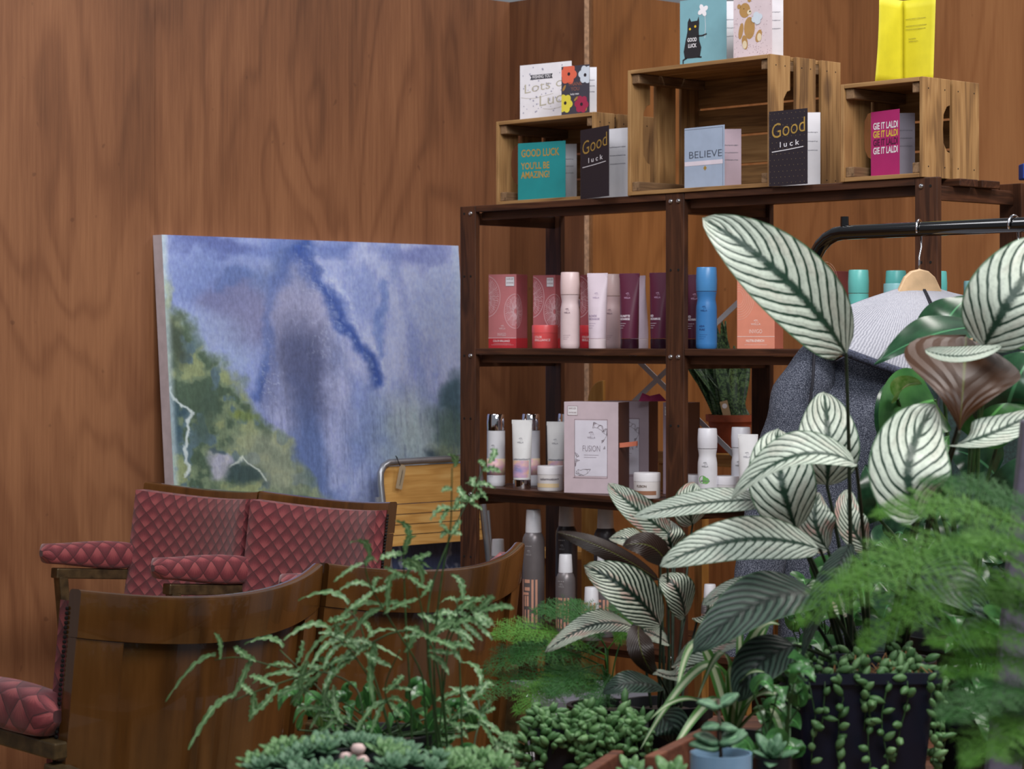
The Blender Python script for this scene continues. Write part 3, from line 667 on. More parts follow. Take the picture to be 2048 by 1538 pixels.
def d_fusion(b, w, d, h):
    deco_obj2('label_panel', flat((222, 218, 230)), b, lambda m: poly2(m, [(w * .2, h * .19), (w * .8, h * .19), (w * .8, h * .8), (w * .2, h * .8)], -.0005))
    def geo(m):
        line2(m, [(w * .17, h * .17), (w * .8, h * .17), (w * .8, h * .81), (w * .2, h * .81), (w * .2, h * .17)], .001, y=-.0009)
        rr = random.Random(12)
        def net(cx, cz, sx, sz):
            P_ = [(cx + rr.uniform(-sx, sx), cz + rr.uniform(-sz, sz)) for _ in range(13)]
            for i, p in enumerate(P_):
                qs = sorted(P_, key=lambda q: (q[0] - p[0]) ** 2 + (q[1] - p[1]) ** 2)[1:4]
                for q in qs: line2(m, [p, q], .0006, y=-.0009)
        net(w * .66, h * .73, w * .13, h * .06); net(w * .74, h * .6, w * .055, h * .12); net(w * .26, h * .36, w * .055, h * .13); net(w * .36, h * .23, w * .14, h * .035)
    deco_obj2('line_print', flat((112, 88, 94)), b, geo)
    deco_obj2('lettering', flat((130, 116, 128)), b, lambda m: (text(m, 'FUSION', w * .34, h * .46, .016, w * .32, bold=-.015, y=-.0009), logo(m, w * .5, h * .65, .011, y=-.0009), text(m, 'WELLA', w * .43, h * .6, .0055, w * .15, y=-.0009), line2(m, [(w * .37, h * .42), (w * .64, h * .42)], .0007, y=-.0009), line2(m, [(w * .37, h * .395), (w * .6, h * .395)], .0007, y=-.0009)))
    deco_obj2('price_sticker', flat((232, 228, 232)), b, lambda m: poly2(m, [(w * .07, h * .855), (w * .25, h * .855), (w * .25, h * .955), (w * .07, h * .955)], -.0006))
    deco_obj2('lettering', flat((120, 76, 80)), b, lambda m: (text(m, 'SAVE £20', w * .09, h * .92, .005, w * .13, y=-.001), text(m, 'ON PURCHASE', w * .09, h * .875, .004, w * .14, y=-.001), line2(m, [(w * .07, h * .855), (w * .25, h * .855), (w * .25, h * .955), (w * .07, h * .955), (w * .07, h * .855)], .0008, y=-.0009)))
BOX = (206, 188, 196)
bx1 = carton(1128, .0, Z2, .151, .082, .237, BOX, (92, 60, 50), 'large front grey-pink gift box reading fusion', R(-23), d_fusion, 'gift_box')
m_rib = flat((218, 124, 96), .35); mb = MB()
mb.grid(14, 2, lambda a, b: (.152 + .042 * (1 - abs(2 * a - 1)) ** .8, -.004 + .045 * a - .0, .120 + .012 * b + .005 * (1 - abs(2 * a - 1))))
mb.v = [(x, y + .01, z) for x, y, z in mb.v]; obj('ribbon_pull', mb, m_rib, bx1, smooth=True, fix=False)
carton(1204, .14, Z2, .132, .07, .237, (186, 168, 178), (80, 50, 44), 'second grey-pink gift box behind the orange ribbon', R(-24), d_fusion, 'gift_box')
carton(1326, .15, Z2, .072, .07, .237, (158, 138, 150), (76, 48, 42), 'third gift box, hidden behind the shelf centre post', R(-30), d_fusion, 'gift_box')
jar(1294, .01, Z2, .064, .068, (226, 222, 222), (232, 230, 234), 'white jar immediately left of the shelf centre post', (110, 90, 80), ('FUSION',), (150, 104, 78))
jar(1389, .06, Z2, .062, .068, (220, 216, 218), (228, 226, 232), 'white jar immediately right of the shelf centre post', (110, 90, 80), ('FUSION',), (150, 104, 78))
bottle(1415, .03, Z2, .180, .0245, WH, (224, 224, 232), 'white bottle with green leaf print beside centre post', cap_h=.28, leafy=True, txt=(120, 120, 124), lines=['elements'])
jar(1456, .075, Z2, .062, .066, (220, 216, 218), (228, 226, 232), 'white jar right of the leaf-print bottle', (110, 90, 80), ('FUSION',), (150, 104, 78))
bottle(1482, .11, Z2, .182, .0245, (214, 214, 220), (216, 216, 224), 'white bottle behind the tube beside the hoodie sleeve', cap_h=.28, txt=(120, 120, 124))
tube_(1496, .04, Z2, .168, .050, (230, 230, 232), (232, 232, 236), 'white tube tucked against the hoodie sleeve', txt=(140, 140, 150))
def aerosol(px, off, h, r, label, full=True, group=None, cap=.22, col=(118, 112, 114)):
    t = root_on_shelf('hairspray_can', label, 'spray can', px, off, Z3); hc = min(.06, h * cap)
    hb = h - hc
    mb = MB(); mb.lathe([(r * .93, 0), (r, .004), (r, hb - .028), (r * .96, hb - .016), (r * .82, hb - .006), (r * .66, hb), (0, hb)], 36); body = obj('can', mb, plain('can_grey_%d' % px, col, .35, .3, var=.02), t, smooth=True, auto=True)
    mb = MB(); mb.lathe([(r * .72, hb - .001), (r * .72, hb + .004), (r * .64, h - .002), (r * .6, h), (0, h)], 32); obj('cap', mb, m_white, t, smooth=True, auto=True)
    mb = MB()
    def bar(x0, x1, z0, z1):
        n = 6; v = []
        for zz in (z0, z1):
            for k in range(n + 1):
                x = (x0 + (x1 - x0) * k / n) * r; v.append((r * 1.01 * math.sin(x / r), -r * 1.01 * math.cos(x / r), zz))
        mb.add(v, [(k, k + 1, n + 2 + k, n + 1 + k) for k in range(n)])
    u = .115 if h > .25 else .08; zb = .018
    for (a, b, c, d) in ((-.95, -.72, 0, 1), (-.55, .0, .92, 1), (-.55, .0, .74, .82), (-.55, -.38, .38, .62), (-.3, -.1, .38, .62), (-.55, -.4, 0, .3), (-.2, -.05, .0, .3), (.15, .35, .3, 1), (.15, .35, 0, .22), (.5, .7, .0, 1), (-.95, -.1, .64, .70)):
        bar(a, b, zb + c * u, zb + d * u)
    obj('block_lettering', mb, flat((206, 152, 130)), body, fix=False)
    mb = MB(); logo(mb, -.004, hb * .8, .008, cyl=r); text(mb, 'WELLA', -.012, hb * .765, .004, .016, cyl=r)
    for k in range(4): mb.add([(r * 1.01 * math.sin((a * .0012 + k * .005 - .012) / r), -r * 1.01 * math.cos((a * .0012 + k * .005 - .012) / r), hb * .86 + b * .0012) for a, b in ((-1, -1), (1, -1), (1, 1), (-1, 1))], [(0, 1, 2, 3)])
    obj('lettering', mb, flat((170, 166, 168)), body, fix=False)
    return t
aerosol(996, .24, .208, .026, 'grey spray can behind the wooden seat back, only cap showing')
aerosol(1067, .06, .318, .030, 'tallest grey spray can at the front left of bottom shelf')
aerosol(1133, .17, .330, .030, 'tall dark grey spray can at the back, second from left', col=(78, 74, 78))
aerosol(1131, .03, .210, .026, 'medium grey spray can in front of the tall dark one')
aerosol(1211, .15, .335, .031, 'tall dark grey spray can behind the short white-capped ones', col=(74, 70, 74))
aerosol(1209, .075, .228, .028, 'grey spray can with long white cap, third from left', cap=.3)
aerosol(1183, -.0, .136, .027, 'shortest grey spray can with wide white cap', cap=.4)
aerosol(1420, .03, .170, .022, 'small grey spray can behind the striped plants', cap=.2)
# magenta tissue on the second gift box
mb = MB(); p = L(1300, .17, Z2 + .238)
mb.add([(0, 0, 0), (-.03, 0, 0), (-.02, 0, .022), (0, .003, .014), (.025, 0, .020), (.045, 0, 0), (0, .03, 0)], [(0, 1, 2), (0, 2, 3), (0, 3, 4), (0, 4, 5), (1, 6, 2), (6, 3, 2), (6, 4, 3), (6, 5, 4), (0, 6, 1), (0, 5, 6)]); mb.v = [(x + p.x, y + p.y, z + p.z) for x, y, z in mb.v]
tag(obj('tissue_paper', mb, flat((160, 30, 90))), 'crumpled magenta tissue on top of the second gift box', 'paper')
# ------------------------------------------------------------------ behind the shelf: pine board, stool, snake plant
p = L(1192, .55); mb = MB(); mb.M = Matrix.Translation(p) @ Matrix.Rotation(R(-20), 4, 'Z')
arc = [(-.026 - .0 + .046 * (1 - math.cos(R(a))) - .0, 1.165 + .065 * math.sin(R(a))) for a in range(0, 91, 15)]
mb.prism([(-.045, 0), (.022, 0), (.022, .93), (.022, 1.23)] + [(a, b) for a, b in reversed(arc)] + [(-.026, .98), (-.045, .92)], .022)
tag(obj('pine_board', mb, m_pine, bevel=.002), 'upright yellow pine board with rounded top behind the shelf', 'board')
sp = L(1120, .62); st = thing('pine_stool', 'low yellow pine stool behind the spray cans', 'stool', (sp.x, sp.y, 0), R(-20))
mb = MB(); mb.box(-.05, .16, -.09, .09, .70, .728); obj('seat', mb, m_pine_x, st, bevel=.004)
for x in (-.035, .14):
    for y in (-.07, .07): mb = MB(); mb.lathe([(.012, 0), (.014, .2), (.011, .25), (.015, .3), (.011, .35), (.014, .699)], 14, x, y); obj('leg', mb, m_pine, st, smooth=True)
sp = L(1460, .62); st = thing('plant_stand', 'yellow wooden stand carrying the snake plant behind the shelf', 'stand', (sp.x, sp.y, 0), PSI)
HT = P(1460, 905, sp.y).z
mb = MB(); mb.box(-.20, .14, -.09, .10, HT - .035, HT); obj('top', mb, m_pine_x, st, bevel=.003)
for x in (-.18, .12):
    for y in (-.07, .08): mb = MB(); mb.box(x - .015, x + .015, y - .015, y + .015, 0, HT - .0355); obj('leg', mb, m_pine, st, bevel=.002)
sn = thing('snake_plant', 'banded snake plant in a terracotta pot seen through the shelf', 'potted plant', (sp.x, sp.y, HT + .0005), 0)
mb = MB(); mb.lathe([(.048, 0), (.060, .085), (.067, .086), (.068, .105), (.061, .105), (.058, .088), (.0, .088)], 36); obj('pot', mb, plain('terracotta', (166, 84, 56), .7, var=.08), sn, smooth=True, auto=True)
mb = MB(); mb.lathe([(.053, .089), (0, .096)], 24); obj('soil', mb, m_soil, sn)
t_ = NT('snake_leaf'); u_, v_ = t_.uv(); nz = t_.noise(t_.map(t_.uvv(), (26, 3, 1)), 1, 3, .6, .6)
m_snake = t_.done(t_.ramp(nz, [(.40, (22, 44, 28)), (.5, (44, 74, 44)), (.58, (96, 126, 76)), (.62, (36, 62, 38))]), .4)
rr = random.Random(2)
for k in range(24):
    a = rr.uniform(0, 6.28); rad = rr.uniform(.0, .046); h = rr.uniform(.15, .21) if k < 20 else rr.uniform(.25, .29); lean = Vector((rr.uniform(-.15, .06) if k < 20 else rr.uniform(-.03, .02), rr.uniform(-.01, .05), 0)); ph = rr.uniform(-.6, .6)
    b0 = Vector((rad * math.cos(a), rad * math.sin(a), .092)); wd = rr.uniform(.017, .026)
    mb = MB()
    def fn(u, v):
        wv = wd * (math.sin(min(1, (1 - u) * 2.2 + .02) * math.pi / 2)) * (.75 + .25 * math.sin(u * 3)); x = (v - .5) * 2
        c = b0 + lean * (u ** 1.3) + Vector((0, 0, h * u)); d = Vector((math.cos(ph + u), math.sin(ph + u) * .6, 0))
        return c + d * wv * x + Vector((0, -.006 * x * x, 0))
    mb.grid(14, 4, fn, lambda a, b: (a, b)); o = obj('leaf', mb, m_snake, sn, smooth=True, fix=False); o.modifiers.new('t', 'SOLIDIFY').thickness = .002
mb = MB(); mb.M = Matrix.Translation((-.012, -.05, .10)) @ Matrix.Rotation(R(-14), 4, 'Y'); mb.box(-.011, .011, 0, .001, -.006, .045); tg = obj('tag', mb, flat((176, 150, 114)), sn)
mb = MB(); mb.M = Matrix.Translation((-.012, -.05, .10)) @ Matrix.Rotation(R(-14), 4, 'Y'); poly2(mb, ell(0, .031, .007, .007, 18)); obj('tag_print', mb, c_white, tg, fix=False)
# striped box on the floor behind the planters
mb = MB(); q = P(1080, 1400, 5.0); mb.M = Matrix.Translation((q.x, 5.0, 0)); mb.box(-.09, .24, 0, .3, 0, q.z)
tt = NT('striped_cloth'); sx = tt.n('ShaderNodeSeparateXYZ'); tt.link(tt.obj(), sx.inputs[0]); fr = tt.math('FRACT', tt.math('MULTIPLY', sx.outputs[2], 24)); 
tag(obj('storage_box', mb, tt.done(tt.ramp(fr, [(.0, (190, 190, 196)), (.5, (100, 100, 108))], 'CONSTANT'), .8), bevel=.006), 'grey and white striped box on the floor behind planters', 'box')
# ------------------------------------------------------------------ painting leaning on the left wall
def px_of(pt): return CX + F * pt.x / pt.y, HY - F * (pt.z - CAMZ) / pt.y
tilt = .085; PW = 1.119; ztop = 1.644; PHt = 1.66
pt_r = P0 + A * -.755 + B * -.481
FU = B; FV = (Vector((0, 0, -1)) + A * tilt).normalized(); TOPL = Vector((pt_r.x, pt_r.y, ztop)); FN = FU.cross(FV).normalized(); FN = FN if FN.dot(A) > 0 else -FN
pa = thing('painting', 'large abstract blue and green canvas leaning against the plywood wall', 'painting', (pt_r.x, pt_r.y, 0), 0)
NU, NV = 400, 560; NV_H = ztop / -FV.z - .002
uu, vv = np.meshgrid(np.linspace(0, 1, NU + 1), np.linspace(0, 1, NV + 1), indexing='ij')
X3 = TOPL.x + FU.x * uu * PW + FV.x * vv * NV_H; Y3 = TOPL.y + FU.y * uu * PW + FV.y * vv * NV_H; Z3_ = TOPL.z + FV.z * vv * NV_H
px = 330 + 587 * (uu * 1.0) ** .965; py = 470 + 20 * uu + vv * 1170 * (1 - .1 * uu)      # canvas laid out in its own plane
rs = np.random.RandomState(11)
def vnoise(x, y, seed):
    r_ = np.random.RandomState(seed).rand(64, 64)
    xi = np.floor(x).astype(int); yi = np.floor(y).astype(int); fx = x - xi; fy = y - yi; fx = fx * fx * (3 - 2 * fx); fy = fy * fy * (3 - 2 * fy)
    g = lambda a, b: r_[a % 64, b % 64]
    return (g(xi, yi) * (1 - fx) + g(xi + 1, yi) * fx) * (1 - fy) + (g(xi, yi + 1) * (1 - fx) + g(xi + 1, yi + 1) * fx) * fy
def fbm(x, y, seed, o=5, g=.5):
    s_ = 0; a = 1; t = 0
    for k in range(o): s_ = s_ + a * vnoise(x * 2 ** k, y * 2 ** k, seed + k); t += a; a *= g
    return s_ / t
wx = px + 80 * (fbm(px / 80, py / 80, 1) - .5) + 22 * (fbm(px / 18, py / 18, 21) - .5); wy = py + 80 * (fbm(px / 80, py / 80, 5) - .5) + 22 * (fbm(px / 18, py / 18, 31) - .5)
col = np.zeros(px.shape + (3,)); col[:] = (156, 164, 204)
def sm(a, lo, hi): t = np.clip((a - lo) / (hi - lo), 0, 1); return t * t * (3 - 2 * t)
def blend(c, m):
    global col
    m = np.clip(m, 0, 1)[..., None]; col = col * (1 - m) + np.array(c, float) * m
def seg(pts, k=.75):
    d = np.full(px.shape, 1e9); wx = px + k * (wx0 - px); wy = py + k * (wy0 - py)
    for (x0, y0), (x1, y1) in zip(pts[:-1], pts[1:]):
        vx, vy = x1 - x0, y1 - y0; t = np.clip(((wx - x0) * vx + (wy - y0) * vy) / (vx * vx + vy * vy), 0, 1); d = np.minimum(d, np.hypot(wx - x0 - t * vx, wy - y0 - t * vy))
    return d
wx0, wy0 = wx, wy
def blob(cx, cy, rx, ry, soft=.5): return 1 - sm(np.hypot((wx - cx) / rx, (wy - cy) / ry), 1 - soft, 1 + soft)
n1 = fbm(px / 60, py / 120, 40); st_ = fbm(px / 7, py / 120, 50); spk = fbm(px / 6, py / 6, 60)
blend((182, 184, 216), sm(n1, .42, .60) * .8); blend((132, 146, 196), sm(n1, .50, .36) * .5)
blend((92, 102, 158), blob(430, 486, 75, 18) * .85); blend((88, 108, 170), blob(620, 492, 120, 26) * .6); blend((98, 108, 168), blob(830, 500, 60, 24) * .6)
blend((104, 120, 172), blob(440, 560, 75, 60, .6) * .6); blend((116, 114, 150), blob(470, 630, 72, 75, .35) * .75); blend((84, 106, 160), blob(480, 560, 40, 25) * .6)
blend((86, 104, 150), blob(575, 560, 60, 60, .5) * .7); blend((150, 146, 176), blob(570, 640, 50, 60, .5) * .6)
blend((70, 94, 156), (1 - sm(seg([(610, 480), (550, 560), (532, 650), (520, 730), (505, 790)]), 2, 30)) * .95)
blend((58, 84, 154), (1 - sm(seg([(600, 500), (645, 575), (672, 650), (704, 705), (735, 765)]), 2, 25)) * 1.0)
blend((88, 116, 180), (1 - sm(seg([(755, 560), (750, 640), (740, 720)]), 2, 14)) * .5)
blend((146, 146, 180), blob(520, 745, 10, 70, .6) * .5)
blend((158, 154, 182), blob(590, 640, 62, 110, .4) * .8); blend((134, 134, 166), blob(600, 800, 90, 130, .55) * .5); blend((82, 88, 122), blob(592, 740, 52, 105, .65) * .95); blend((78, 98, 146), blob(585, 930, 48, 130, .6) * .8); blend((84, 104, 152), blob(720, 920, 50, 110, .8) * .5)
blend((160, 172, 172), blob(800, 890, 70, 85, .7) * .85); blend((160, 170, 206), blob(860, 600, 50, 90, .7) * .5); blend((164, 176, 206), blob(410, 700, 60, 60, .6) * .6)
gl = sm((wy - 560) - (wx - 340) * 1.45 - 45 * 1.0, -30, 30); blend((118, 132, 104), gl); g2 = fbm(px / 34, py / 34, 70); blend((78, 96, 78), gl * sm(g2, .5, .62)); blend((150, 156, 112), gl * sm(g2, .48, .38) * .8); blend((92, 112, 118), gl * sm(fbm(px / 30, py / 40, 75), .56, .66)); blend((158, 160, 140), gl * blob(520, 930, 60, 50, .8) * .7)
blend((70, 80, 66), blob(352, 690, 20, 40, .6) * .8); blend((60, 84, 96), blob(340, 830, 12, 60, .5) * .9); blend((74, 92, 78), blob(395, 840, 22, 60, .5) * .7); blend((118, 132, 66), blob(480, 845, 22, 16) * .7)
blend((60, 78, 78), blob(462, 962, 34, 22, .4) * .9); blend((190, 182, 200), blob(415, 945, 22, 22, .5) * .8); blend((70, 86, 100), blob(420, 920, 12, 6, .5) * .7)
blend((210, 214, 226), (1 - sm(np.abs(seg([(610, 500), (655, 575), (684, 650), (716, 705), (745, 765)]) - 14), 1, 7)) * .3 * sm(fbm(px / 9, py / 4, 201), .35, .8)); blend((204, 208, 210), (1 - sm(seg([(340, 770), (362, 830), (366, 880), (345, 960)]), 1.5, 5)) * .9); blend((206, 208, 200), (1 - sm(seg([(440, 945), (470, 925), (500, 960)]), 1, 4)) * .8)
blend((66, 92, 104), blob(908, 800, 36, 66, .45) * .95); blend((80, 104, 94), blob(880, 870, 40, 50, .6) * .85); blend((58, 74, 84), blob(850, 920, 38, 22, .4) * .85); blend((148, 156, 118), blob(870, 900, 40, 16, .6) * .5)
blend((60, 72, 104), sm(py, 985, 1060) * .9); blend((150, 156, 176), (1 - sm(np.abs(fbm(px / 80, py / 110, 90) - .5), .008, .03)) * sm(py, 1010, 1080))
blend((206, 210, 224), (1 - sm(np.abs(fbm(px / 22, py / 30, 95) - .5), .004, .02)) * .25 * blob(650, 640, 60, 130, .5)); blend((200, 204, 216), (1 - sm(np.abs(fbm(px / 20, py / 20, 98) - .5), .004, .02)) * .45 * blob(520, 745, 22, 60, .5))
blend((186, 196, 200), (1 - sm(px, 332, 346)) * .7); blend((172, 178, 130), blob(350, 590, 10, 40) * .5); blend((184, 194, 216), sm(px, 895, 915) * .5)
col = col * (1 + .16 * (st_ - .5)[..., None] * sm(py, 600, 800)[..., None] + .10 * (spk - .5)[..., None]) * np.array([1.08, 1.11, 1.09])
dark_s = sm(fbm(px / 3.5, py / 60, 130), .66, .74) * sm(py, 700, 900) * .22 * (1 - gl); blend((56, 66, 104), dark_s)
colL = np.where(col / 255 <= .04045, col / 255 / 12.92, ((np.clip(col, 0, 255) / 255 + .055) / 1.055) ** 2.4)
idx = np.arange((NU + 1) * (NV + 1)).reshape(NU + 1, NV + 1)
faces = np.stack([idx[:-1, :-1], idx[:-1, 1:], idx[1:, 1:], idx[1:, :-1]], -1).reshape(-1, 4)
me = bpy.data.meshes.new('canvas'); me.from_pydata(np.stack([X3, Y3, Z3_], -1).reshape(-1, 3).tolist(), [], faces.tolist())
ca = me.color_attributes.new('paint', 'FLOAT_COLOR', 'POINT'); ca.data.foreach_set('color', np.concatenate([colL.reshape(-1, 3), np.ones((colL.shape[0] * colL.shape[1], 1))], 1).astype(np.float32).ravel())
tt = NT('oil_paint'); at = tt.n('ShaderNodeAttribute'); at.attribute_name = 'paint'
fn_ = tt.noise(tt.map(tt.obj(), (1, 1, .45)), 120, 4, .65); c_ = tt.mix(.38, at.outputs['Color'], tt.ramp(fn_, [(.3, (90, 98, 130)), (.7, (190, 196, 214))]), 'OVERLAY'); tt.bump(tt.noise(tt.obj(), 60, 4, .6), .25, .003)
me.materials.append(tt.done(c_, .5)); o = bpy.data.objects.new('painted_canvas', me); COL.objects.link(o); o.parent = pa; o.location = -pa.location
mb = MB(); c0 = [TOPL - FN * .001, TOPL + FU * PW - FN * .001, TOPL + FU * PW + FV * NV_H - FN * .001, TOPL + FV * NV_H - FN * .001]
BK = -A * .043; mb.hexa([c - FN * 0 for c in c0], [c + BK for c in c0]); obj('stretcher', mb, plain('canvas_edge', (196, 186, 192), .7, var=.03), pa, world=True)
# ------------------------------------------------------------------ folding chair leaning by the painting
fo = P0 + A * -.62 + B * .20; fc = thing('folding_chair', 'folded chair with grey tube frame and yellow plywood slats, paper tag', 'folding chair', (fo.x, fo.y, 0), math.atan2(B.y, B.x))
# local x along the wall, y towards the wall is +; lean: top is further back
zt = P(760, 926, fo.y).z; W_ = .40; lean = .16
def FL(x, z, y=0): return (x, (zt - z) * -lean + y, z)
path = [FL(.0 + .02, .02)] + [FL(.0, zt - .35), FL(.0, zt - .06), FL(.004, zt - .03), FL(.018, zt - .01), FL(.04, zt)] + [FL(W_ - .04, zt + .004), FL(W_ - .018, zt - .01), FL(W_ - .004, zt - .03), FL(W_, zt - .06), FL(W_, zt - .35), FL(W_ - .02, .02)]
mb = MB(); mb.tube(path, .0105, 12); obj('frame', mb, m_greytube, fc, smooth=True)
mb = MB(); mb.tube([FL(W_ + .02, .02, .10), FL(W_ + .02, zt * .35, .03), FL(W_ + .012, zt - .16, -.0)], .009, 10); obj('rear_leg', mb, m_greytube, fc, smooth=True)
mb = MB(); mb.tube([FL(-.016, .02, .10), FL(-.016, zt * .35, .03), FL(-.016, zt - .10, -.0)], .009, 10); obj('rear_leg', mb, m_greytube, fc, smooth=True)
zz = zt - .012
for k, hh in enumerate((.112, .028, .028, .028, .03)):
    mb = MB(); n = 10; z1 = zz; z0 = zz - hh
    mb.grid(n, 1, lambda a, b: FL(.013 + (W_ - .026) * a, z0 + (z1 - z0) * b, .012 - .022 * math.sin(a * math.pi) * 0 - .004)); o = obj('slat', mb, m_pine_x, fc, fix=False); so = o.modifiers.new('t', 'SOLIDIFY'); so.thickness = .007; so.offset = 0
    zz = z0 - .0025
mb = MB(); tp = FL(.072, zt - .035, -.016); mb.M = Matrix.Translation(tp) @ Matrix.Rotation(R(14), 4, 'Y'); mb.prism([(-.012, -.045), (.012, -.045), (.012, .020), (.006, .028), (-.006, .028), (-.012, .020)], .0012); tgo = obj('paper_tag', mb, flat((178, 160, 132)), fc)
mb = MB(); mb.M = Matrix.Translation(tp) @ Matrix.Rotation(R(14), 4, 'Y') @ Matrix.Rotation(R(90), 4, 'Y'); scribble(mb, -.015, .0, .05, .006, -.0016, .0008, 3); obj('handwriting', mb, flat((70, 60, 52)), tgo)
mb = MB(); mb.tube([FL(.066, zt + .012, -.012), FL(.058, zt + .02, -.014), FL(.066, zt - .005, -.018), FL(.070, zt - .012, -.017)], .0014, 6); obj('string', mb, m_hole, tgo)
# ------------------------------------------------------------------ cinema seats
tt = NT('quilted_red_cloth'); u_, v_ = tt.uv()
a_ = tt.math('ADD', tt.math('MULTIPLY', u_, 1 / .047), tt.math('MULTIPLY', v_, 1 / .040)); b_ = tt.math('SUBTRACT', tt.math('MULTIPLY', u_, 1 / .047), tt.math('MULTIPLY', v_, 1 / .040))
fa = tt.math('FRACT', a_); fb = tt.math('FRACT', b_); da = tt.math('MINIMUM', fa, tt.math('SUBTRACT', 1, fa)); db = tt.math('MINIMUM', fb, tt.math('SUBTRACT', 1, fb)); dm = tt.math('MINIMUM', da, db)
# fan in the foot of every diamond
X_ = tt.math('MULTIPLY', tt.math('SUBTRACT', tt.math('ADD', fa, fb), 1), .5); Y_ = tt.math('MULTIPLY', tt.math('SUBTRACT', fa, fb), .5)
rad = tt.math('SQRT', tt.math('ADD', tt.math('POWER', X_, 2), tt.math('POWER', tt.math('ADD', Y_, .30), 2)))
fan = tt.math('SUBTRACT', 1, tt.step(rad, .08, .62)); 
rays = tt.math('MULTIPLY_ADD', tt.math('SINE', tt.math('MULTIPLY', tt.math('ARCTAN2', X_, tt.math('ADD', Y_, .36)), 16)), .12, .88)
c_ = tt.ramp(tt.math('MULTIPLY', fan, rays), [(0, (98, 34, 42)), (.45, (120, 44, 52)), (.8, (144, 64, 68)), (1, (158, 80, 80))])
edge = tt.step(dm, .01, .035); c_ = tt.mix(edge, lin((64, 18, 26)), c_)
c_ = tt.mix(.15, c_, tt.ramp(tt.noise(tt.obj(), 500, 2), [(.3, (60, 30, 30)), (.7, (200, 150, 150))]), 'OVERLAY'); tt.bump(tt.step(dm, 0, .22), .25, .002)
m_red = tt.done(c_, .75); m_red.node_tree.nodes['Principled BSDF'].inputs['Sheen Weight'].default_value = .25
def seat_row(name, label, origin, phi, pitch, chord, bulge, dip, htop, cushion_on=True, front_gap=.0):
    """local x along the row, -y to the sitter's back, seats face +y"""
    t = thing(name, label, 'cinema seats', (origin[0], origin[1], 0), phi)
    rec = .13
    def bp(i, a, z, off=0.0):    # point on the back surface of seat i; off>0 towards the sitter
        x = i * pitch + a * chord; q = 1 - (2 * a - 1) ** 2; zz = z - htop
        return Vector((x + off * (2 * a - 1) * -4 * bulge / chord * 1.0 * -1 * 0, -bulge * q + off - zz * rec, z - (dip * q if z > htop - .25 else dip * q * .5)))
    for i in range(2):
        bk = None
        # crest rail with rounded top
        def rail(z0, z1, th, off, a0=0.0, a1=1.0, rnd=.006):
            mb = MB(); prof = [(0, z0), (0, z1 - rnd), (rnd * .3, z1 - rnd * .3), (rnd, z1), (th - rnd, z1), (th - rnd * .3, z1 - rnd * .3), (th, z1 - rnd), (th, z0)]
            n = 28; m = len(prof); v = []
            for k in range(n + 1):
                a = a0 + (a1 - a0) * k / n
                for (o_, z_) in prof: v.append(bp(i, a, z_, off + o_))
            f = [(k * m + j, k * m + (j + 1) % m, (k + 1) * m + (j + 1) % m, (k + 1) * m + j) for k in range(n) for j in range(m)]
            f += [tuple(range(m - 1, -1, -1)), tuple(n * m + j for j in range(m))]
            mb.add(v, f); return mb
        bk = obj('backrest', rail(htop - .072, htop, .026, 0), m_seatwood, t, smooth=True, auto=True)
        obj('back_panel', rail(.42, htop - .0725, .008, .014, .04, .96, .001), m_seatwood, t, smooth=True, auto=True)
        for (a0, a1) in ((0.0, .125), (.875, 1.0)): obj('back_stile', rail(.42, htop - .0726, .020, .002, a0, a1, .001), m_seatwood, t, smooth=True, auto=True)
        # quilted cushion on the sitter's side
        mb = MB(); nu, nv = 26, 22
        def cu(a, b):
            z = .44 + (htop - .018 - .44) * b; e = min(a, 1 - a, b * 1.0, (1 - b) * 1.0); puff = .040 * (.72 + .28 * min(1, e / .05) ** .5) + .004 * math.sin(a * 3.14)
            p_ = bp(i, .012 + a * .976, z, .027 + puff)
            if i == 0 or True: p_.y += .002 * math.sin(a * 40 + b * 3) * max(0, 1 - abs((a - .85) / .12))
            return p_
        mb.grid(nu, nv, cu, lambda a, b: (a * chord + i * .013, b * (htop - .44)))
        def side_strip(a):
            v = []; uv = []
            for j in range(nv + 1):
                b = j / nv; z = .44 + (htop - .018 - .44) * b; v += [bp(i, .012 + a * .976, z, .0265), cu(a, b)]; uv += [(0, b * .5), (.04, b * .5)]
            mb.add(v, [(2 * j, 2 * j + 1, 2 * j + 3, 2 * j + 2) for j in range(nv)], uv)
        side_strip(0); side_strip(1)
        v = []; uv = []
        for k in range(nu + 1): v += [bp(i, .012 + .976 * k / nu, htop - .018, .0265), cu(k / nu, 1)]; uv += [(k / nu * chord, 0), (k / nu * chord, .04)]
        mb.add(v, [(2 * k, 2 * k + 1, 2 * k + 3, 2 * k + 2) for k in range(nu)], uv)
        obj('back_cushion', mb, m_red, t, smooth=True)
        # nailed edging
        for a in (0.0, 1.0):
            mb = MB()
            for j in range(70):
                q_ = bp(i, a, .45 + j * (htop - .03 - .45) / 69, .026); mb.M = Matrix.Translation(q_ + Vector((-.001 if a == 0 else .001, 0, 0))) @ Matrix.Rotation(R(90), 4, 'Y'); mb.lathe([(.0030, -.002), (.0030, 0), (.002, .0015), (0, .002)], 8)
            obj('nail_trim', mb, m_hole, t, smooth=True)
        # seat folded up
        mb = MB()
        def sf(a, b): return (i * pitch + .03 + a * (chord - .06), .10 + .05 * b + .05 * math.sin(b * 3.14), .40 - .10 * (1 - b) + .26 * b * .3)
        yb = (htop - .45) * rec + .07
        mb.box(i * pitch + .035, i * pitch + chord - .035, yb + .02, yb + .10, .33, .60); mb.uv = [(v[0], v[2]) for v in mb.v]; obj('seat', mb, m_red, t, bevel=.02, seg=4)
